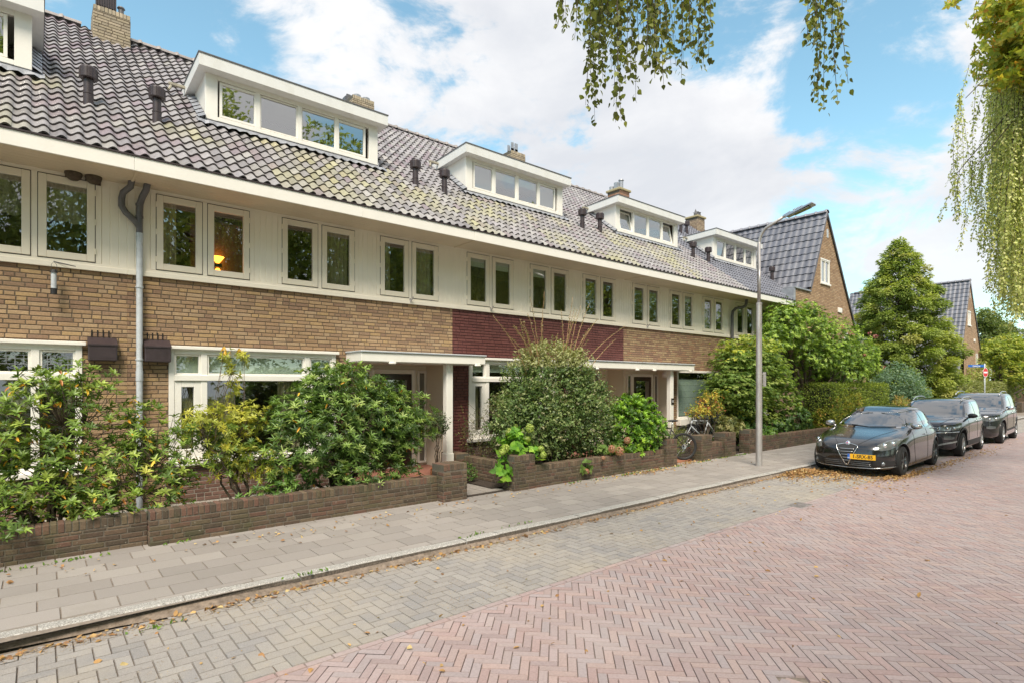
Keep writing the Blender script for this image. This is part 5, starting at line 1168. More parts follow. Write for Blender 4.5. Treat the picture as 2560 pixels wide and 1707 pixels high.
x=rs.uniform(-2,13,900); P.append(np.stack([x,5.56-np.abs(rs.normal(size=900))*.06,np.full(900,.012)],1))
k=900; q=np.stack([rs.uniform(-1,30,k),rs.uniform(3.2,5.5,k),np.full(k,.012)],1); P.append(q[rs.random(k)<.32])
k=260; P.append(np.stack([rs.uniform(-2,14,k),7.55-np.abs(rs.normal(size=k))*.35,np.full(k,.115)],1)); P.append(np.stack([rs.uniform(1,14,60),rs.uniform(.5,4,60),np.full(60,.012)],1)); P.append(scat(10.0,7.35,.6,.1,200,.115)); P.append(scat(12.0,7.6,.3,.12,90,.125))
P=np.concatenate(P); n=len(P); D=unit(rs.normal(size=(n,3))*np.array([1,1,.25])); N=unit(np.array([0,0,1.])+rs.normal(size=(n,3))*.45)
S=rs.uniform(.6,1.3,n); C=pick(rs,[(.42,.24,.09),(.50,.32,.13),(.32,.17,.07),(.55,.42,.20),(.22,.12,.06)],[4,3,3,1,2],n)
o=leafmesh('fallen_leaves',P,D,N,.048*S,.03*S,C,M['litter'],None,'fold'); tag(o,'drift of dry brown leaves in the gutter and under the first car','fallen leaves',kind='stuff')
k=6500; x=rs.uniform(-2.5,13,k); xy=np.stack([x,5.54-np.abs(rs.normal(size=k))*.09-.02*np.sin(x*2),np.full(k,.008)],1); kk=5200; b=np.stack([rs.uniform(-1.2,6,kk),rs.uniform(4.0,5.5,kk),np.full(kk,.008)],1); b=b[(np.sin(b[:,0]*2.1+1)*np.sin(b[:,1]*3.3)+rs.normal(size=len(b))*.35)>.45]
P=np.concatenate([xy,b]); n=len(P); o=leafmesh('crumbs',P,unit(rs.normal(size=(n,3))*np.array([1,1,.1])),np.tile([0,0,1.],(n,1)),.014*rs.uniform(.5,1.6,n),.006,pick(rs,[(.36,.26,.16),(.24,.165,.11),(.42,.31,.2)],[1,1,1],n),M['litter'],None,'quad'); tag(o,'sandy seed crumbs scattered over the grey parking strip','plant debris',kind='stuff')
P=[];D=[]
for (cx,cy,k,hh) in [(.35,7.72,26,.10),(-.15,7.7,14,.09),(1.3,7.74,10,.07),(2.1,5.62,16,.05),(7.9,7.5,18,.08),(9.6,7.46,60,.09),(10.4,7.45,45,.10),(11.3,7.45,22,.06),(8.6,7.45,14,.06),(4.2,5.72,14,.04),(5.0,5.75,10,.03),(12.55,7.5,40,.1),(13.6,7.55,50,.1),(14.5,7.55,40,.12),(.8,5.4,12,.06)]:
    for _ in range(k):
        P.append([cx+rs.normal()*.09*(1+k/40),cy-abs(rs.normal())*.03,.10 if cy>5.6 else .01]); a=rs.uniform(0,6.28); D.append([math.cos(a),math.sin(a),rs.uniform(.4,1.4)])
P=np.array(P);D=np.array(D);n=len(P); o=leafmesh('weeds',P,D,np.cross(D,rs.normal(size=(n,3))),.045*rs.uniform(.5,1.2,n),.02,pick(rs,[(.14,.25,.04),(.2,.32,.05),(.1,.17,.03)],[1,1,1],n),M['softleaf'],None,'heart'); tag(o,'small green weeds along the wall foot and kerb','weeds',kind='stuff')
# ------------------------------------------------------------------ cars
class CarShape:
    def __init__(s,rows,xc=-.25):
        s.k=np.array([r[0] for r in rows]); s.t=np.array(rows,float); s.xc=xc; s.xc0=xc
    def at(s,z):
        z=min(max(z,s.k[0]),s.k[-1]); i=int(np.searchsorted(s.k,z,side='right')-1); i=min(max(i,0),len(s.k)-2)
        a,b=s.t[i],s.t[i+1]; h=b[0]-a[0]; t=(z-a[0])/h
        def sl(j,col):
            if j<=0 or j>=len(s.k)-1: jj=min(max(j,0),len(s.k)-1); lo,hi=max(jj-1,0),min(jj+1,len(s.k)-1); return (s.t[hi][col]-s.t[lo][col])/(s.t[hi][0]-s.t[lo][0])
            d0=(s.t[j][col]-s.t[j-1][col])/(s.t[j][0]-s.t[j-1][0]); d1=(s.t[j+1][col]-s.t[j][col])/(s.t[j+1][0]-s.t[j][0])
            return 0 if d0*d1<=0 else 2*d0*d1/(d0+d1)
        out=[]
        for c in range(1,6):
            m0,m1=sl(i,c)*h,sl(i+1,c)*h; t2,t3=t*t,t*t*t
            out.append((2*t3-3*t2+1)*a[c]+(t3-2*t2+t)*m0+(-2*t3+3*t2)*b[c]+(t3-t2)*m1)
        tp=s.k[-1]; q=min(1,max(0,(z-.66*tp)/(.29*tp))); q=q*q*(3-2*q); s.xc=s.xc0*(1-q)+q*(out[0]+out[1])/2
        return out   # xf, xr, w, nf, nr
    def pt(s,z,phi,off=0):
        xf,xr,w,nf,nr=s.at(z); c,sn=math.cos(phi),math.sin(phi)
        a=(xf-s.xc) if c>=0 else (s.xc-xr); n=nf if c>=0 else nr
        x=s.xc+(a*abs(c)**(2/n) if c>=0 else -a*abs(c)**(2/n)); y=w*math.copysign(abs(sn)**(2/n),sn)
        return np.array([x,y,z])
    def front(s,y,z,off=0):
        def f(y,z):
            xf,xr,w,nf,nr=s.at(z); q=min(.9999,abs(y)/w); return np.array([s.xc+(xf-s.xc)*(1-q**nf)**(1/nf),y,z])
        p=f(y,z); 
        if off:
            e=.004; t1=f(y+e,z)-f(y-e,z); t2=f(y,z+e)-f(y,z-e); n=np.cross(t1,t2); n/=np.linalg.norm(n); n*=1 if n[0]>0 else -1; p=p+n*off
        return p
    def side(s,x,z,sg=1,off=0):
        def f(x,z):
            xf,xr,w,nf,nr=s.at(z); a,n=((xf-s.xc),nf) if x>=s.xc else ((s.xc-xr),nr); q=min(.9999,abs(x-s.xc)/a); return np.array([x,sg*w*(1-q**n)**(1/n),z])
        p=f(x,z)
        if off:
            e=.004; t1=f(x+e,z)-f(x-e,z); t2=f(x,z+e)-f(x,z-e); n=np.cross(t1,t2); n/=np.linalg.norm(n); n*=1 if n[1]*sg>0 else -1; p=p+n*off
        return p
def lerp(a,b,t): return a+(b-a)*t
def polyl(pts,t):
    pts=[np.array(p,float) for p in pts]; d=[0]
    for i in range(1,len(pts)): d.append(d[-1]+np.linalg.norm(pts[i]-pts[i-1]))
    x=t*d[-1]
    for i in range(1,len(pts)):
        if x<=d[i]+1e-9: return lerp(pts[i-1],pts[i],(x-d[i-1])/max(1e-9,d[i]-d[i-1]))
    return pts[-1]
def patch(mb,bot,top,fn,off,nu=16,nv=8,col=(1,1,1),mi=0,flip=False):
    """ruled patch between two polylines in the projection plane, laid on the body"""
    g=[[fn(*lerp(polyl(bot,i/nu),polyl(top,i/nu),j/nv),off) for i in range(nu+1)] for j in range(nv+1)]
    for j in range(nv):
        for i in range(nu):
            q=[g[j][i],g[j][i+1],g[j+1][i+1],g[j+1][i]]; mb.face(q[::-1] if flip else q,col,mi)
def strip(mb,pts,fn,off,r,n=5,seg=24,col=(1,1,1),mi=0):
    mb.tube([fn(*polyl(pts,i/seg),off) for i in range(seg+1)],r,n,col,mi)
def wheel(mbparent,x,y,rad,wid,sg,rimmat,spokes,name='wheel',tw=.17):
    wd=MB()   # hub disc
    yo=y*1.0; o=sg
    prof=[(rad*.62,-wid/2),(rad*.9,-wid/2),(rad*.985,-wid*.42),(rad,-wid*.3),(rad,wid*.3),(rad*.985,wid*.42),(rad*.9,wid/2),(rad*.68,wid/2+.006),(rad*.66,wid/2-.012)]
    t=MB(); t.lathe(prof,40,(x,y,rad),'y'); tr=t.build(name,M['rubber'],mbparent,smooth=True,sharp=40)
    r=MB(); f=o*(wid/2-.012); rr=rad*.665
    r.lathe([(rr,f),(rr*.96,f+o*.006),(rr*.93,f-o*.01),(rr*.90,f-o*.09)],36,(x,y,rad),'y')
    for k in range(spokes):
        a=2*math.pi*k/spokes+.3
        for da in (-.13,.13):
            p0=(x+math.cos(a)*.045,y+f-o*.012,rad+math.sin(a)*.045); p1=(x+math.cos(a+da)*rr*.95,y+f-o*.004,rad+math.sin(a+da)*rr*.95)
            r.tube([p0,p1],[.02,.011],5)
    r.lathe([(0,f+o*.002),(.03,f+o*.002),(.055,f-o*.012),(.06,f-o*.05)],18,(x,y,rad),'y'); r.build('rim',rimmat,tr,smooth=True,sharp=35)
    d=MB(); d.lathe([(0,f-o*.07),(rr*.92,f-o*.07)],24,(x,y,rad),'y'); d.lathe([(0,f-o*.055),(rr*.62,f-o*.055),(rr*.62,f-o*.07)],24,(x,y,rad),'y'); d.build('brake_disc',M['plastic'],tr)
def cut_body(S,name,mats,parent,wheels,rr,halfw,rows=72,cols=112,z0=None,z1=None):
    mb=MB(); zs=[S.k[i]+(S.k[i+1]-S.k[i])*j/5 for i in range(len(S.k)-1) for j in range(5)]+[S.k[-1]]
    ph=[2*math.pi*(i/cols) for i in range(cols)]
    b=0; mb.V=[tuple(S.pt(z,p)) for z in zs for p in ph]
    for j in range(len(zs)-1):
        for i in range(cols): mb.F.append((j*cols+i,j*cols+(i+1)%cols,(j+1)*cols+(i+1)%cols,(j+1)*cols+i)); mb.C.append((1,1,1)); mb.M.append(0)
    mb.F.append(tuple(reversed(range(cols)))); mb.C.append((1,1,1)); mb.M.append(0); e=(len(zs)-1)*cols; mb.F.append(tuple(e+i for i in range(cols))); mb.C.append((1,1,1)); mb.M.append(0)
    o=mb.build(name,[mats,M['plastic']],parent,smooth=True)
    for wx in wheels:
        for sg in (-1,1):
            c=MB(); y0,y1=(halfw-.34)*sg,(halfw+.2)*sg; ya,yb=min(y0,y1),max(y0,y1); n=48
            c.lathe([(0,ya),(rr,ya),(rr,yb),(0,yb)],n,(wx,0,rr-.02),'y'); 
            bm=bmesh.new(); me=bpy.data.meshes.new('t'); vv=c.V; me.from_pydata(vv,[],c.F); bm.from_mesh(me); bmesh.ops.remove_doubles(bm,verts=bm.verts,dist=1e-5); bmesh.ops.recalc_face_normals(bm,faces=bm.faces); bm.to_mesh(me); bm.free()
            me.materials.append(M['plastic']); co=bpy.data.objects.new('t',me); COL.objects.link(co); co.parent=parent
            md=o.modifiers.new('b','BOOLEAN'); md.operation='DIFFERENCE'; md.object=co; md.solver='EXACT'
            bpy.context.view_layer.update(); dg=bpy.context.evaluated_depsgraph_get(); nm=bpy.data.meshes.new_from_object(o.evaluated_get(dg)); o.modifiers.clear(); o.data=nm; bpy.data.objects.remove(co)
    o.data.set_sharp_from_angle(angle=R(32)); return o
def paint(name,c,flake=.0): return mat(name,c,.22,flake,coat=1,spec=.6,bump=(1.2,.015))
M['carblack']=paint('black_car_paint',(.008,.007,.008)); M['carslate']=paint('slate_car_paint',(.03,.028,.036),.5); M['carblack2']=paint('black_car_paint_clean',(.006,.006,.007))
def car_common(root_,S,spec):
    """parts every car has"""
    g=spec
    # glass
    m=MB(); patch(m,g['ws_bot'],g['ws_top'],S.front,.004,24,14); m.build('windscreen',M['cglass'],root_,smooth=True)
    for sg in (-1,1):
        fn=lambda x,z,off,sg=sg: S.side(x,z,sg,off)
        for nm,b,t in g['side_glass']:
            m=MB(); patch(m,b,t,fn,.004,18,8,flip=(sg<0)); m.build('side_window',M['cglass'],root_,smooth=True)
        m=MB()
        for pts in g['trim']: strip(m,pts,fn,.006,g.get('trim_r',.007))
        m.build('window_trim',M[g.get('trim_m','satin')],root_,smooth=True)
        m=MB()
        for pts in g['seams']: strip(m,pts,fn,.0005,.0035,4,20)
        m.build('door_seam',M['dark'],root_)
        m=MB()
        for (x,z) in g['handles']:
            a=fn(x-.08,z,.03); b=fn(x+.08,z+.004,.03); m.tube([fn(x-.085,z,.0),a,(a+b)/2+np.array([0,sg*.006,0]),b,fn(x+.085,z+.004,.0)],.011,7)
        m.build('door_handle',M[g.get('handle_m','chrome')],root_,smooth=True)
        # mirror
        x,z=g['mirror']; y=S.side(x,z,sg)[1]; m=MB(); bm=bmesh.new(); bmesh.ops.create_icosphere(bm,subdivisions=3,radius=1)
        for v in bm.verts:
            c=v.co; v.co=Vector((c.x*.075*(1 if c.x>0 else .45),c.y*.115,c.z*.068*(1-.15*c.y*sg)))
        m.add_bm(bm,mat=Matrix.Translation((x+.02,y+sg*.135,z+.05))); m.tube([(x,y-sg*.01,z-.02),(x+.01,y+sg*.08,z+.0)],[.025,.02],7); m.build('wing_mirror',M[g['mirror_m']],root_,smooth=True)
        # headlight
        for nm,b,t,mt,off in g['lights']:
            m=MB(); fy=lambda y,z,off,sg=sg: S.front(y*sg,z,off)
            patch(m,b,t,fy,off,14,8,flip=(sg>0)); m.build(nm,M[mt],root_,smooth=True)
        for (y,z,r_,mt,nm) in g['roundels']:
            p=S.front(y*sg,z,.01); m=MB(); m.lathe([(0,0),(r_*.7,.004),(r_*.75,-.01),(r_,.008),(r_*1.1,-.03)],18); V=[]
            for v in m.V: V.append((p[0]-.004+v[2],p[1]+v[0],p[2]+v[1]))
            m.V=V; m.build(nm,M[mt],root_,smooth=True)
        for wx in g['wheels']:
            wheel(root_,wx,sg*(g['halfw']-.135),g['wr'],.21,sg,M[g['rim']],g['spokes'])
            m=MB(); R0=g['arch']+.004; pts=[]
            for i in range(21):
                a=R(-8)+R(196)*i/20; xx,zz=wx+math.cos(a)*R0,g['arch']-.02+math.sin(a)*R0
                if zz<S.k[0]+.03: continue
                pts.append((xx,zz))
            w_=g.get('clad',0)
            if w_:
                out=[(wx+(p[0]-wx)*(1+w_/R0),g['arch']-.02+(p[1]-g['arch']+.02)*(1+w_/R0)) for p in pts]
                patch(m,pts,out,fn,.012,28,2,flip=(sg<0)); m.build('arch_cladding',M['plastic'],root_,smooth=True)
            else:
                m.tube([fn(a,b,.002) for a,b in pts],.008,6); m.build('wheel_arch_lip',M[g['paint']],root_,smooth=True)
        for nm,b,t,mt in g.get('side_pan',[]):
            m=MB(); patch(m,b,t,fn,.010,30,3,flip=(sg<0)); m.build(nm,M[mt],root_,smooth=True)
        if g.get('rails'):
            z=g['rails']; m=MB(); pts=[]
            for t in np.linspace(0,1,14): 
                x=lerp(g['rx'][0],g['rx'][1],t); zz=S.k[-1]-.02+.07*min(1,4*t,4*(1-t))**.6-.05*(abs(t-.45)**2)*3; pts.append((x,sg*(g['ry']-.03*abs(t-.5)),zz))
            m.tube(pts,.016,7); m.build('roof_rail',M['satin' if z=='s' else 'plastic'],root_,smooth=True)
def plate(root_,S,y,z,txt,w=.52,h=.11,tilt=0):
    x=max(S.front(y-w/2,z)[0],S.front(y+w/2,z)[0],S.front(y,z)[0])+.012; yc=y
    ang=math.atan2(S.front(y-w/2+.02,z)[0]-S.front(y+w/2-.02,z)[0],w)  # follow bumper
    x=S.front(y,z)[0]+.03
    mt=Matrix.Translation((x,y,z))@Matrix.Rotation(ang,4,'Z')@Matrix.Rotation(R(90),4,'Z')@Matrix.Rotation(R(90),4,'X')
    m=MB(); bm=bmesh.new(); bmesh.ops.create_cube(bm,size=1); 
    for v in bm.verts: v.co=Vector((v.co.x*w,v.co.y*h,v.co.z*.01))
    m.add_bm(bm,mat=mt); p=m.build('number_plate',M['plate'],root_)
    m=MB(); bm=bmesh.new(); bmesh.ops.create_cube(bm,size=1)
    for v in bm.verts: v.co=Vector((v.co.x*.045-w/2+.0225,v.co.y*h,v.co.z*.002+.006))
    m.add_bm(bm,mat=mt); m.build('country_strip',M['blue'],p)
    text_mesh('plate_text',txt,.105,M['ink'],p,mt@Matrix.Translation((.022,.0,.006))@Matrix.Scale(.93,4,(1,0,0)))
    text_mesh('country_code','NL',.032,M['signwhite'],p,mt@Matrix.Translation((-w/2+.0225,-.03,.0075)))
# --- hatchback
rows=[(.15,1.98,-1.95,.80,4.6,4.6),(.20,2.09,-2.06,.86,4.6,4.6),(.32,2.15,-2.14,.89,4.5,4.6),(.46,2.17,-2.17,.895,4.4,4.5),(.58,2.15,-2.17,.897,4.3,4.3),(.66,2.10,-2.15,.897,4.3,4.2),(.72,2.02,-2.13,.895,4.3,4.1),(.78,1.88,-2.10,.89,4.4,4.0),
 (.84,1.66,-2.08,.88,4.5,3.9),(.90,1.34,-2.06,.865,4.6,3.7),(.95,1.05,-2.04,.848,4.4,3.5),(.99,.87,-2.01,.83,4.1,3.3),(1.04,.71,-1.96,.80,3.6,3.0),(1.12,.52,-1.86,.772,4.1,3.1),(1.20,.34,-1.75,.738,4.1,3.0),(1.28,.15,-1.6,.70,4.0,3.0),(1.35,-.04,-1.42,.66,3.8,2.9),(1.40,-.20,-1.26,.615,3.6,2.9),(1.425,-.30,-1.165,.575,3.4,2.9),(1.443,-.40,-1.08,.525,3.2,2.8),(1.455,-.49,-1.0,.46,3.0,2.7),(1.463,-.58,-.93,.37,2.8,2.6),(1.467,-.66,-.86,.25,2.5,2.4),(1.4685,-.72,-.80,.10,2.2,2.2)]
S=CarShape(rows,-.3)
c1=root('parked_hatchback','black hatchback with yellow plate parked nearest, leaf drift at its front','car',(15.72,4.66,0),'cars parked along the kerb',rotz=math.pi+R(.8),local=True)
cut_body(S,'body',M['carblack'],c1,(1.33,-1.30),.365,.895)
spec=dict(ws_bot=[(-.70,1.005),(-.35,.985),(0,.98),(.35,.985),(.70,1.005)],ws_top=[(-.54,1.355),(-.27,1.385),(0,1.392),(.27,1.385),(.54,1.355)],
 side_glass=[('f',[(.52,1.00),(.1,.985),(-.42,.99)],[(.40,1.10),(.05,1.29),(-.40,1.37)]),('r',[(-.48,.99),(-.9,1.015),(-1.22,1.07)],[(-.46,1.375),(-.85,1.36),(-1.25,1.16)])],
 trim=[[(.56,.985),(.1,.968),(-.45,.97),(-.95,.995),(-1.25,1.045),(-1.36,1.11)],[(.52,1.03),(.12,1.30),(-.3,1.385),(-.8,1.385),(-1.15,1.27),(-1.36,1.11)]],
 seams=[[(.62,.98),(.66,.7),(.60,.42),(.50,.26)],[(-.45,.96),(-.46,.7),(-.47,.28)],[(-1.25,1.0),(-1.22,.8),(-1.0,.55),(-.93,.4)],[(.6,.26),(-.4,.25),(-.93,.28)]],
 handles=[(-.30,.83),(-1.07,.93)],mirror=(.50,1.0),mirror_m='satin',
 lights=[('headlight',[(.52,.60),(.62,.58),(.72,.60),(.80,.66)],[(.55,.70),(.66,.78),(.76,.82),(.83,.80)],'lamp',.008),
   ('fog_surround',[(.46,.25),(.60,.235),(.80,.27)],[(.50,.37),(.62,.40),(.80,.36)],'plastic',.004)],
 roundels=[(.63,.305,.045,'lamp','fog_light'),(.64,.68,.05,'chrome','headlight_bowl'),(.74,.72,.045,'chrome','headlight_bowl')],
 wheels=(1.33,-1.30),halfw=.895,wr=.325,rim='rim',spokes=5,arch=.365,paint='carblack')
car_common(c1,S,spec)
# inverted-triangle grille, chrome bars, badge
m=MB(); patch(m,[(-.02,.27),(0,.26),(.02,.27)],[(-.20,.665),(0,.675),(.20,.665)],S.front,.012,12,12,flip=False); gr=m.build('grille',M['plastic'],c1,smooth=True)
m=MB(); strip(m,[(-.20,.655),(-.21,.63),(-.025,.27),(0,.25),(.025,.27),(.21,.63),(.20,.655),(.08,.685),(-.08,.685),(-.20,.655)],S.front,.02,.009,6,70)
for z in (.35,.41,.47,.53,.59): w=.02+(z-.27)*.42; strip(m,[(-w,z),(w,z)],S.front,.02,.0075,5,8)
m.build('grille_chrome',M['chrome'],gr,smooth=True)
m=MB(); patch(m,[(-.5,.215),(0,.205),(.5,.215)],[(-.50,.36),(0,.38),(.50,.36)],S.front,.003,30,6); m.build('lower_intake',M['plastic'],c1,smooth=True)
m=MB(); strip(m,[(-.82,.24),(-.5,.205),(0,.19),(.5,.205),(.82,.24)],S.front,.008,.011,6,50,); 
for z in (.25,.29,.33): strip(m,[(-.46,z),(.46,z)],S.front,.005,.004,4,30)
m.build('front_lip',M['satin'],c1,smooth=True)
p=S.front(0,.70,.02); m=MB()
for (r0,r1,col) in ((.036,.044,(.7,.7,.72)),(.0,.036,(.75,.78,.8))):
    n0=len(m.V)
    for k in range(25):
        a=2*math.pi*k/24
        for rr in (r0,r1): m.V.append((p[0]+.012-(r0>.01)*-.003-.45*math.sin(a)*rr,p[1]+math.cos(a)*rr,p[2]+math.sin(a)*rr))
    for k in range(24): m.F.append((n0+2*k,n0+2*k+1,n0+2*k+3,n0+2*k+2)); m.C.append(col if r0>.01 or k<6 or k>=18 else (.08,.2,.5)); m.M.append(0)
for (a,b,c,d) in ((-.006,.006,-.03,.03),): m.face([(p[0]+.018-.45*c,p[1]+a-.014,p[2]+c*.6),(p[0]+.018-.45*c,p[1]+b-.014,p[2]+c*.6),(p[0]+.018-.45*d,p[1]+b-.014,p[2]+d*.6),(p[0]+.018-.45*d,p[1]+a-.014,p[2]+d*.6)],(.6,.02,.02)); m.face([(p[0]+.02,p[1]-.03,p[2]-.005),(p[0]+.02,p[1]+.002,p[2]-.005),(p[0]+.014,p[1]+.002,p[2]+.006),(p[0]+.014,p[1]-.03,p[2]+.006)],(.6,.02,.02))
M['badge']=mat('enamel_badge',None,.3,.3); m.build('badge',M['badge'],c1)
plate(c1,S,.30,.44,'1-SRX-85')
m=MB()
strip(m,[(-.2,.69),(-.42,.86),(-.62,.965)],S.front,.0,.004,4,24); strip(m,[(.2,.69),(.42,.86),(.62,.965)],S.front,.0,.004,4,24); m.build('bonnet_seam',M['dark'],c1)
for sg in (-1,1):
    m=MB(); strip(m,[(.06*sg+.1,1.0),(-.45+.1,1.03)] if sg<0 else [(.05,1.0),(.55,1.02)],S.front,.014,.008,5,10); m.build('wiper',M['plastic'],c1)
# --- SUVs
def suv(label,loc,rz,k,L,hh,pm,wb,wr,spec2,roof_rail,rows,trim_m='satin'):
    c=root('parked_suv',label,'car',loc,'cars parked along the kerb',rotz=rz,local=True); S=CarShape(rows,-.35)
    cut_body(S,'body',M[pm],c,(wb[0],wb[1]),wr+.055,rows[5][3])
    sp=dict(wheels=wb,halfw=rows[5][3]-.005,wr=wr,arch=wr+.055,paint=pm); sp.update(spec2); car_common(c,S,sp); return c,S
rowsA=[(.20,1.90,-1.88,.80,5.2,4.6),(.26,2.00,-1.98,.85,5.2,4.6),(.40,2.05,-2.04,.875,5.0,4.6),(.55,2.06,-2.06,.88,4.9,4.6),(.68,2.058,-2.06,.885,4.8,4.6),(.80,2.05,-2.05,.885,4.8,4.6),(.88,2.02,-2.04,.88,4.8,4.5),(.94,1.93,-2.03,.872,4.9,4.4),(.98,1.74,-2.02,.862,5.0,4.3),(1.02,1.38,-2.01,.85,5.0,4.2),(1.06,1.02,-2.0,.838,5.0,4.1),(1.12,.86,-1.98,.82,5.2,4.2),(1.20,.73,-1.95,.80,5.4,4.3),(1.30,.56,-1.90,.772,5.4,4.3),(1.40,.38,-1.84,.742,5.2,4.3),(1.48,.20,-1.77,.708,4.8,4.2),(1.525,.06,-1.69,.67,4.4,4.0),(1.55,-.07,-1.59,.625,4.0,3.7),(1.565,-.20,-1.48,.565,3.6,3.4),(1.573,-.33,-1.36,.48,3.2,3.1),(1.5775,-.45,-1.24,.36,2.8,2.8),(1.579,-.58,-1.1,.18,2.4,2.4)]
specA=dict(ws_bot=[(-.73,1.075),(0,1.055),(.73,1.075)],ws_top=[(-.63,1.475),(0,1.505),(.63,1.475)],
 side_glass=[('f',[(.72,1.06),(.1,1.05),(-.36,1.05)],[(.60,1.15),(.2,1.42),(-.34,1.47)]),('r',[(-.42,1.05),(-.95,1.06),(-1.32,1.12)],[(-.40,1.47),(-.95,1.46),(-1.35,1.34)])],
 trim=[[(.75,1.045),(.1,1.03),(-.9,1.035),(-1.35,1.09)]],trim_m='satin',seams=[[(.72,1.03),(.76,.8),(.70,.45)],[(-.38,1.03),(-.40,.45)],[(-1.25,1.05),(-1.1,.75),(-1.0,.5)]],handles=[(-.20,.93),(-1.02,.97)],mirror=(.62,1.06),mirror_m='plastic',
 lights=[('headlight',[(.44,.74),(.62,.73),(.80,.755)],[(.44,.84),(.62,.855),(.82,.865)],'lamp',.006),('fog_light',[(.54,.50),(.64,.49),(.73,.51)],[(.54,.575),(.64,.585),(.74,.57)],'lamp',.006),('silver_trim',[(.30,.26),(.5,.34),(.78,.42)],[(.30,.30),(.5,.385),(.78,.46)],'skidplate',.008)],
 roundels=[(.60,.795,.035,'chrome','headlight_bowl'),(.72,.80,.035,'chrome','headlight_bowl')],rim='rim2',spokes=5,clad=.05,rails='s',rx=(-1.35,.15),ry=.60,side_pan=[('sill_cladding',[(.85,.27),(-.85,.27)],[(.85,.42),(-.85,.42)],'plastic')])
c2,S2=suv('dark slate compact SUV with silver roof rails parked in the middle of the row',(20.9,4.62,0),math.pi+R(1.0),1,4.1,1.58,'carslate',(1.28,-1.27),.33,specA,'s',rowsA)
m=MB()
for z in (.735,.775,.815): strip(m,[(-.44,z),(.44,z)],S2.front,.01,.007,5,24)
strip(m,[(-.80,.70),(-.4,.67),(0,.66),(.4,.67),(.80,.70)],S2.front,.01,.012,6,40); m.build('grille_bars',M['chrome'],c2,smooth=True)
m=MB(); patch(m,[(-.44,.70),(.44,.70)],[(-.44,.85),(.44,.85)],S2.front,.005,20,4); patch(m,[(-.55,.30),(.55,.30)],[(-.5,.56),(.5,.56)],S2.front,.004,20,4); m.build('grille',M['plastic'],c2,smooth=True)
p=S2.front(0,.79,.03); m=MB(); m.lathe([(0,.0),(.05,.0),(.06,-.01)],20); m.V=[(p[0]+v[2],p[1]+v[0],p[2]+v[1]) for v in m.V]; m.build('badge',M['chrome'],c2,smooth=True)
strip_m=MB(); strip(strip_m,[(-.45,.92),(-.55,1.0),(-.62,1.04)],S2.front,.0,.006,4,14); strip(strip_m,[(.45,.92),(.55,1.0),(.62,1.04)],S2.front,.0,.006,4,14); strip_m.build('bonnet_crease',M['dark'],c2)
rowsB=[(a,b*1.12+.0,c*1.10,d*1.05,e,f) for a,b,c,d,e,f in rowsA]; rowsB=[(a*1.08-.01,b,c,d,e,f) for a,b,c,d,e,f in rowsB]
specB=dict(specA); f=lambda L:[(x*1.0,z*1.07-.01) for x,z in L]
g_=lambda L:[(x*1.05,z*1.07-.01) for x,z in L]; s_=lambda L:[(x*1.11,z*1.07-.01) for x,z in L]
specB.update(ws_bot=g_(specA['ws_bot']),ws_top=g_(specA['ws_top']),side_glass=[(n,s_(b),s_(t)) for n,b,t in specA['side_glass']]+[('q',s_([(-1.38,1.13),(-1.6,1.18)]),s_([(-1.38,1.33),(-1.55,1.27)]))],trim=[s_(t) for t in specA['trim']],seams=[s_(t) for t in specA['seams']],
 handles=[(-.22,.99),(-1.13,1.03)],mirror=(.70,1.14),lights=[(n,g_(b),g_(t),mt,o) for n,b,t,mt,o in specA['lights'][:2]],roundels=[(.63,.84,.04,'chrome','headlight_bowl'),(.76,.85,.04,'chrome','headlight_bowl')],rim='rim2',spokes=5,clad=0,rails='s',rx=(-1.5,.18),ry=.63,mirror_m='chrome',
 side_pan=[('side_moulding',[(.80,.40),(-.85,.42)],[(.80,.46),(-.85,.48)],'plastic')])
c3,S3=suv('black SUV parked farthest, its rear cut off by the right edge',(26.35,4.62,0),math.pi+R(1.2),1,4.6,1.7,'carblack2',(1.40,-1.37),.36,specB,'s',rowsB,'chrome')
m=MB(); patch(m,[(-.40,.72),(.40,.72)],[(-.40,.93),(.40,.93)],S3.front,.006,20,4); m.build('grille',M['plastic'],c3,smooth=True)

# ------------------------------------------------------------------ street lamp
X,Y=12.89,6.26
l=root('street_lamp','tall galvanised street lamp with curved arm standing on the pavement','street lamp',(X,Y,.1))
m=MB(); m.tube([(X,Y,.06),(X,Y,.12),(X,Y,2.0),(X,Y,3.80),(X,Y,3.86),(X,Y,3.90)],[.076,.074,.068,.062,.060,.045],20); m.tube([(X,Y,3.84),(X,Y,3.90)],[.066,.066],20); m.build('pole',M['steel'],l,smooth=True,sharp=40)
m=MB(); pts=[(X,Y,3.88),(X,Y,5.25)]
for i in range(9):
    a=math.pi/2*i/8*.80; pts.append((X,Y-.30*(1-math.cos(a)),5.25+.40*math.sin(a)))
d=Vector(pts[-1])-Vector(pts[-2]); d.normalize(); e=Vector(pts[-1])+Vector((0,-.42,.17)); pts.append(tuple(e)); m.tube(pts,[.038]*3+[.034]*8+[.03],14); m.build('arm',M['steel'],l,smooth=True)
hx,hy,hz=e; m=MB(); bm=bmesh.new(); bmesh.ops.create_cube(bm,size=1)
for v in bm.verts: v.co=Vector((v.co.x*(.26 if v.co.y<0 else .16)*(.8 if v.co.z>0 else 1),v.co.y*.60,v.co.z*.075*(1 if v.co.y>0 else .6)))
bmesh.ops.bevel(bm,geom=bm.edges[:],offset=.012,segments=2,affect='EDGES')
m.add_bm(bm,mat=Matrix.Translation((hx,hy-.30,hz+.05))@Matrix.Rotation(R(-14),4,'X')); 
for q in range(7): m.box(hx-.07,hx+.07,hy-.18-q*.03,hy-.172-q*.03,hz+.05+q*.007,hz+.085+q*.007)
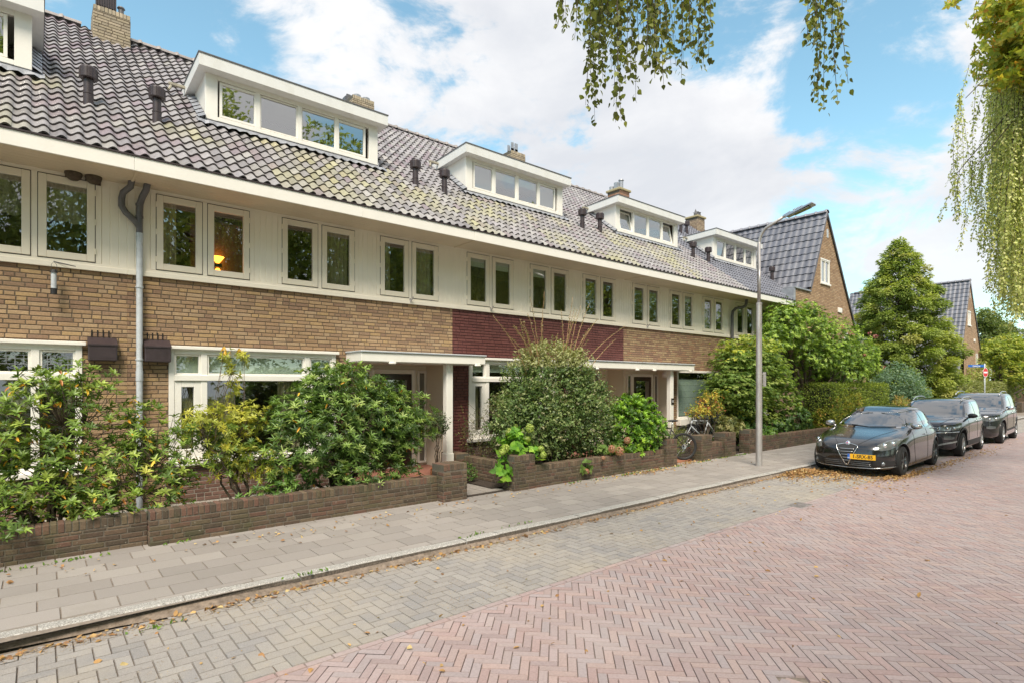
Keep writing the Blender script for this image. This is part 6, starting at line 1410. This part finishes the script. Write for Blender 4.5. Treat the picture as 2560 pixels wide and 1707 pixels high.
m.tube([(hx,hy+.06,hz-.02),(hx,hy-.1,hz+.03)],[.04,.05],12); hd=m.build('lamp_head',M['lamphead'] if 'lamphead' in M else M['satin'],l,smooth=True,sharp=30)
m=MB(); bm=bmesh.new(); bmesh.ops.create_cube(bm,size=1)
for v in bm.verts: v.co=Vector((v.co.x*.16,v.co.y*.36,v.co.z*.01))
m.add_bm(bm,mat=Matrix.Translation((hx,hy-.34,hz+.018))@Matrix.Rotation(R(-14),4,'X')); m.build('lens',M['lamp'],hd)
m=MB(); m.cbox(X+.05,X+.11,Y-.12,Y-.06,1.95,2.28,.006); 
for z in (2.0,2.23): m.tube([(X,Y,z),(X,Y,z+.015)],.0695,20); m.box(X+.03,X+.06,Y-.09,Y-.03,z,z+.015)
m.build('band_box',M['steel'],l)

# ------------------------------------------------------------------ bicycles
def bicycle(label,rear,dirv,frame,rad=.335,wb=1.1,lean=.06):
    h=root('bicycle',label,'bicycle',(rear[0],rear[1],rear[2]),'bicycles behind the garden walls',local=True); h.rotation_euler=(lean,0,math.atan2(dirv[1],dirv[0]))
    def wheel_(x):
        t=MB(); n=40
        for k in range(n):
            pass
        prof=[(rad-.045,-.014),(rad-.02,-.026),(rad,-.012),(rad,.012),(rad-.02,.026),(rad-.045,.014)]
        t.lathe(prof,48,(x,0,rad),'y'); w=t.build('wheel',M['rubber'],h,smooth=True)
        r=MB(); r.lathe([(rad-.046,-.012),(rad-.06,-.01),(rad-.06,.01),(rad-.046,.012)],48,(x,0,rad),'y'); r.build('rim',M['plastic'],w,smooth=True)
        s=MB()
        for k in range(28):
            a=2*math.pi*k/28; sg=1 if k%2 else -1; s.tube([(x+math.cos(a+.5*sg)*.025,sg*.025,rad+math.sin(a+.5*sg)*.025),(x+math.cos(a)*(rad-.05),0,rad+math.sin(a)*(rad-.05))],.0012,3)
        s.tube([(x,-.05,rad),(x,.05,rad)],.022,12); s.build('spokes',M['satin'],w)
    wheel_(0); wheel_(wb)
    f=MB(); bb=(.44,0,.29); seat=(.30,0,.78); hd=(.86,0,.80); hb=(.90,0,.66)
    for a,b,r in ((bb,seat,.016),(seat,hd,.016),(bb,hb,.019),(hd,hb,.018)): f.tube([a,b],r,10)
    for s in (-.05,.05):
        f.tube([(0,s,rad),(.40,s*.3,.29)],.009,8); f.tube([(0,s,rad),(.30,s*.3,.74)],.008,8); f.tube([(wb,s,rad),(.93,s*.9,.62)],.012,8)
    f.build('frame',M[frame],h,smooth=True)
    g=MB(); g.tube([seat,(.27,0,.95)],.013,8); g.build('seat_post',M['satin'],h,smooth=True); g=MB(); g.tube([hd,(.85,0,.98)],.014,8); g.tube([(.84,-.34,1.0),(.86,-.12,.98),(.86,.12,.98),(.84,.34,1.0)],.012,8); g.tube([(.84,-.36,1.0),(.84,-.24,.995)],.017,8); g.tube([(.84,.24,.995),(.84,.36,1.0)],.017,8)
    g.tube([(.86,.2,.98),(.98,.1,.92),(.92,.02,.7)],.004,5); g.tube([(.86,-.2,.98),(.98,-.08,.94),(.92,.0,.72)],.004,5); g.build('handlebar',M['plastic'],h,smooth=True)
    s=MB(); bm=bmesh.new(); bmesh.ops.create_icosphere(bm,subdivisions=2,radius=1)
    for v in bm.verts: v.co=Vector((v.co.x*.14,v.co.y*(.07 if v.co.x<0 else .03),v.co.z*.03))
    s.add_bm(bm,mat=Matrix.Translation((.26,0,.97))); s.build('saddle',M['plastic'],h,smooth=True)
    s=MB(); s.lathe([(.02,0),(.095,.004),(.095,-.004)],24,(.44,.04,.29),'y'); s.tube([(.44,.05,.29),(.44,.06,.12)],.009,6); s.tube([(.44,-.05,.29),(.44,-.06,.46)],.009,6); s.box(.40,.48,.06,.12,.11,.13); s.box(.40,.48,-.12,-.06,.45,.47); s.lathe([(.02,0),(.06,.004),(.06,-.004)],18,(0,.035,rad),'y'); s.tube([(0,.04,rad),(.02,.05,rad-.1),(.06,.05,rad-.13)],.012,6); s.build('crank',M['satin'],h)
    return h
bicycle('black bicycle behind the laurel with only its rear wheel showing in the path gap',(12.2,7.82,.13),(-.84,.62),'plastic',lean=.03)
bicycle('bicycle with pale blue fork leaning before the bay with pale blinds',(15.3,8.75,.15),(-.9,.35),'bluef' if 'bluef' in M else 'zinc',lean=-.08)
bicycle('dark bicycle leaning behind the pale blue one near the bay window',(16.2,9.1,.15),(-.93,.3),'plastic',lean=.05)
# ------------------------------------------------------------------ signs
r=root('no_entry_sign','round red no-entry sign on a grey post at the far corner','traffic sign',(47.0,7.9,.1))
m=MB(); m.tube([(47,7.9,.1),(47,7.9,3.35)],.04,12); m.build('post',M['zinc'],r,smooth=True)
u=Vector((-.90,.28,0)).normalized(); nrm=Vector((-.30,-.95,0)).normalized()
ax=Vector((.966,-.26,0)).normalized(); nr=Vector((-.26,-.966,0)).normalized()
def disc(mb,c,r0,r1,off,n=28):
    n0=len(mb.V)
    for k in range(n):
        a=2*math.pi*k/n
        for rr in (r0,r1): q=Vector(c)+ax*math.cos(a)*rr+Vector((0,0,math.sin(a)*rr))+nr*off; mb.V.append(tuple(q))
    for k in range(n): j=(k+1)%n; mb.F.append((n0+2*k,n0+2*k+1,n0+2*j+1,n0+2*j)); mb.C.append((1,1,1)); mb.M.append(0)
m=MB(); disc(m,(47,7.9,2.78),0,.29,.05); disc(m,(47,7.9,2.78),0,.29,.045); s=m.build('sign_face',M['red'],r)
m=MB(); disc(m,(47,7.9,2.78),.285,.31,.055); c=Vector((47,7.9,2.78))+nr*.056; m.face([c+ax*.22+Vector((0,0,-.05)),c-ax*.22+Vector((0,0,-.05)),c-ax*.22+Vector((0,0,.05)),c+ax*.22+Vector((0,0,.05))]); m.build('sign_bar',M['signwhite'],s)
r=root('street_name_sign','long blue street name plate on the post above the no-entry sign','street sign',(47,7.9,3.2))
bx=Vector((-.763,.647,0)).normalized(); bn=Vector((-.647,-.763,0)).normalized(); c=Vector((46.95,7.92,3.2)); m=MB()
def bar(mb,c,u,n,u0,u1,z0,z1,t,col=(1,1,1)):
    P=[]
    for zz in (z0,z1):
        for (uu,tt) in ((u0,0),(u1,0),(u1,t),(u0,t)): P.append(tuple(c+u*uu+n*tt+Vector((0,0,zz))))
    n0=len(mb.V); mb.V+=P
    for f in ((0,3,2,1),(4,5,6,7),(0,1,5,4),(1,2,6,5),(2,3,7,6),(3,0,4,7)): mb.F.append(tuple(n0+i for i in f)); mb.C.append(col); mb.M.append(0)
bar(m,c,bx,bn,0,1.02,-.075,.075,-.02); m.build('plate',M['blue'],r)
mt=Matrix.Translation(c+bx*.5+bn*.004)@Matrix((( -bx.x,0,bn.x,0),(-bx.y,0,bn.y,0),(0,1,0,0),(0,0,0,1)))
text_mesh('lettering','Hogenstraat',.10,M['signwhite'],r,mt)
# ------------------------------------------------------------------ covers
r=root('manhole_cover','square metal manhole cover set in the red brick road at the bottom edge','manhole cover',(3.62,1.34,0))
m=MB()
Rm=lambda x,y,a=R(10):(3.62+x*math.cos(a)-y*math.sin(a),1.34+x*math.sin(a)+y*math.cos(a))
def rbox(m,x0,x1,y0,y1,z0,z1,col):
    n0=len(m.V)
    for z in (z0,z1):
        for (x,y) in ((x0,y0),(x1,y0),(x1,y1),(x0,y1)): q=Rm(x,y); m.V.append((q[0],q[1],z))
    for f in ((0,3,2,1),(4,5,6,7),(0,1,5,4),(1,2,6,5),(2,3,7,6),(3,0,4,7)): m.F.append(tuple(n0+i for i in f)); m.C.append(col); m.M.append(0)
rbox(m,-.25,.25,-.25,.25,-.01,.002,(.3,.3,.3)); 
for i in range(7):
    for j in range(7): rbox(m,-.23+i*.067,-.185+i*.067,-.23+j*.067,-.185+j*.067,.002,.008,(.3,.3,.3))
m.build('cover',M['zinc'],r)
m=MB(); rg=random.Random(3)
for k in range(4):
    a=k*math.pi/2
    for i in range(3): 
        x,y=-.2+i*.205,-.30; X_,Y_=Rm(x*math.cos(a)-y*math.sin(a),x*math.sin(a)+y*math.cos(a)); stone(m,X_,Y_,.1,.032,R(10)+a,0,.006,redc(0,0,rg),rg)
m.build('brick_surround',M['redstone'],r)
M['iron']=mat('worn_iron',(.27,.245,.235),.7,.3,var=(20,.3))
r=root('drain_grate','small iron drain grate at the edge of the grey parking strip','drain grate',(9.6,4.02,0)); m=MB(); m.box(9.4,9.85,3.86,4.13,-.01,.006)
for i in range(9): m.box(9.43+i*.046,9.45+i*.046,3.89,4.10,.006,.012)
m.build('grate',M['iron'],r)
SUNE=2.8; EXPO=.88
# ------------------------------------------------------------------ light, sky, camera
SUN=Vector((-.50,-.62,1.06)).normalized()
w=bpy.data.worlds.new('World'); sc.world=w; w.use_nodes=True; nt=w.node_tree; N=nt.nodes; L=nt.links
bg=N['Background']; sky=N.new('ShaderNodeTexSky'); sky.sky_type='NISHITA'; sky.sun_disc=False
sky.sun_elevation=math.asin(SUN.z); sky.sun_rotation=math.atan2(SUN.x,SUN.y); sky.air_density=1.0; sky.dust_density=.6; sky.ozone_density=1.2; sky.altitude=0
tc=N.new('ShaderNodeTexCoord'); V=tc.outputs['Generated']
def math_(op,a,b=None,clamp=False):
    m=N.new('ShaderNodeMath'); m.operation=op; m.use_clamp=clamp
    for i,x in enumerate((a,b)):
        if x is None: continue
        if isinstance(x,(int,float)): m.inputs[i].default_value=x
        else: L.new(x,m.inputs[i])
    return m.outputs[0]
mp=N.new('ShaderNodeMapping'); mp.inputs['Scale'].default_value=(1,1,1.9); L.new(V,mp.inputs['Vector'])
def noise(scale,det,rough,dist=0,vec=None):
    n=N.new('ShaderNodeTexNoise'); n.inputs['Scale'].default_value=scale; n.inputs['Detail'].default_value=det; n.inputs['Roughness'].default_value=rough; n.inputs['Distortion'].default_value=dist; L.new(vec or mp.outputs[0],n.inputs['Vector']); return n.outputs['Fac']
n1=noise(4.2,12,.62,.35); n2=noise(2.6,8,.58,.3)
def pdir(px,py):
    u=(px-1280)/1400; v=(960-py)/1400; return Vector((.647+.763*u,.763-.647*u,v)).normalized()
# cloud banks and open patches, given as directions in the sky with an angular size
blobs=[(900,300,150,.9),(1130,260,190,1),(1400,300,230,1),(1650,380,230,1),(1250,430,260,.9),(1500,520,300,.9),(1800,560,220,.8),(2000,640,200,.5),(2180,520,200,.85),(2330,430,150,.9),(2450,520,200,.85),(2150,380,90,.5),(2500,640,150,.5),(2350,640,150,.5),(700,120,120,.38),(860,120,130,.38),(1060,60,110,.5),(1220,60,70,.4),(560,20,120,.3),(1900,40,90,.4),(2350,60,120,.45),(2450,150,110,.45),(1860,110,60,.25),(650,20,120,.45),(1000,130,70,.2),(1700,10,90,.25)]
holes=[(1380,110,130,-1.1),(2000,180,200,-1.2),(2180,280,130,-1.0),(740,210,120,-.8),(480,90,130,-.8),(1560,70,120,-.8),(2330,240,110,-.6),(2420,330,70,-.4),(2250,760,170,-1.0),(2050,780,130,-.9),(2500,780,160,-1.0),(1180,130,80,-.6),(980,70,60,-.4),(2300,300,90,-.6),(2480,260,80,-.5),(2000,455,45,-.5),(1950,330,90,-.55),(1700,150,130,-.9)]
acc=None
for (px,py,r,a) in blobs+holes:
    d=N.new('ShaderNodeVectorMath'); d.operation='DOT_PRODUCT'; L.new(V,d.inputs[0]); d.inputs[1].default_value=pdir(px,py)
    ang=r/1500.; mr=N.new('ShaderNodeMapRange'); mr.interpolation_type='SMOOTHSTEP'; mr.inputs['From Min'].default_value=math.cos(ang*1.9); mr.inputs['From Max'].default_value=math.cos(ang*.1); mr.inputs['To Max'].default_value=a
    L.new(d.outputs['Value'],mr.inputs['Value']); acc=mr.outputs[0] if acc is None else math_('ADD',acc,mr.outputs[0])
for (dx,dy,dz,c0,c1,a) in ((0,0,1,.6,.95,.35),(.5,0,.86,.8,.97,.3),(-.7,.3,.6,.8,.97,.3),(-.4,-.9,.5,.45,.9,.8),(.9,-.4,.35,.85,.98,.9),(.2,.25,.95,.85,.97,.7),(.75,-.15,.65,.9,.985,.8)):  # unseen clouds added out of view to brighten the facade and car reflections
    d=N.new('ShaderNodeVectorMath'); d.operation='DOT_PRODUCT'; L.new(V,d.inputs[0]); d.inputs[1].default_value=Vector((dx,dy,dz)).normalized()
    mr=N.new('ShaderNodeMapRange'); mr.inputs['From Min'].default_value=c0; mr.inputs['From Max'].default_value=c1; mr.inputs['To Max'].default_value=a; L.new(d.outputs['Value'],mr.inputs['Value']); acc=math_('ADD',acc,mr.outputs[0])
acc=math_('MINIMUM',acc,1.0); acc=math_('MAXIMUM',acc,-.8)
n3=noise(11,8,.6,.1)
dens=math_('ADD',math_('ADD',math_('MULTIPLY',acc,.20),math_('MULTIPLY_ADD' if False else 'MULTIPLY',math_('SUBTRACT',n1,.5),1.45)),math_('ADD',math_('MULTIPLY',math_('SUBTRACT',n3,.5),.25),.5))
cm=N.new('ShaderNodeMapRange'); cm.interpolation_type='SMOOTHERSTEP'; cm.inputs['From Min'].default_value=.47; cm.inputs['From Max'].default_value=.74; L.new(dens,cm.inputs['Value'])
haze=N.new('ShaderNodeSeparateXYZ'); L.new(V,haze.inputs[0]); hz=N.new('ShaderNodeMapRange'); hz.inputs['From Min'].default_value=.30; hz.inputs['From Max'].default_value=-.02; hz.inputs['To Max'].default_value=.55; L.new(haze.outputs['Z'],hz.inputs['Value'])
# sky colour
skm=N.new('ShaderNodeVectorMath'); skm.operation='MULTIPLY'; L.new(sky.outputs[0],skm.inputs[0]); skm.inputs[1].default_value=(1.45,1.72,1.40)
# cloud colour: bright tops, grey undersides
cs=N.new('ShaderNodeMapRange'); cs.inputs['From Min'].default_value=.32; cs.inputs['From Max'].default_value=.58; L.new(n2,cs.inputs['Value'])
K=1/.1
cc=N.new('ShaderNodeMix'); cc.data_type='RGBA'; cc.inputs[6].default_value=(.42*K,.435*K,.465*K,1); cc.inputs[7].default_value=(.565*K,.565*K,.57*K,1); L.new(cs.outputs[0],cc.inputs[0])
mx=N.new('ShaderNodeMix'); mx.data_type='RGBA'; L.new(cm.outputs[0],mx.inputs[0]); L.new(skm.outputs[0],mx.inputs[6]); L.new(cc.outputs[2],mx.inputs[7])
mh=N.new('ShaderNodeMix'); mh.data_type='RGBA'; L.new(hz.outputs[0],mh.inputs[0]); L.new(mx.outputs[2],mh.inputs[6]); mh.inputs[7].default_value=(.40*K,.49*K,.56*K,1)
L.new(mh.outputs[2],bg.inputs['Color']); bg.inputs['Strength'].default_value=.1
s=bpy.data.lights.new('sun','SUN'); s.energy=SUNE; s.angle=R(22); s.color=(1,.90,.77); so=bpy.data.objects.new('sun',s); COL.objects.link(so); so.rotation_euler=(-SUN).to_track_quat('-Z','Y').to_euler(); so.location=(0,-10,20)
cd=bpy.data.cameras.new('camera'); cam=bpy.data.objects.new('camera',cd); COL.objects.link(cam); sc.camera=cam
cam.location=(0,0,2.0); cam.rotation_euler=(R(90),0,math.atan2(.763,.647)-math.pi/2)
cd.sensor_width=36; cd.lens=1400/2560*36; cd.shift_y=(960-853.5)/2560; cd.clip_end=1000; cd.clip_start=.05
sc.view_settings.view_transform='Standard'; sc.view_settings.look='None'; sc.view_settings.exposure=EXPO; sc.view_settings.gamma=1
sc.cycles.max_bounces=8; sc.cycles.transparent_max_bounces=12; sc.cycles.use_denoising=True
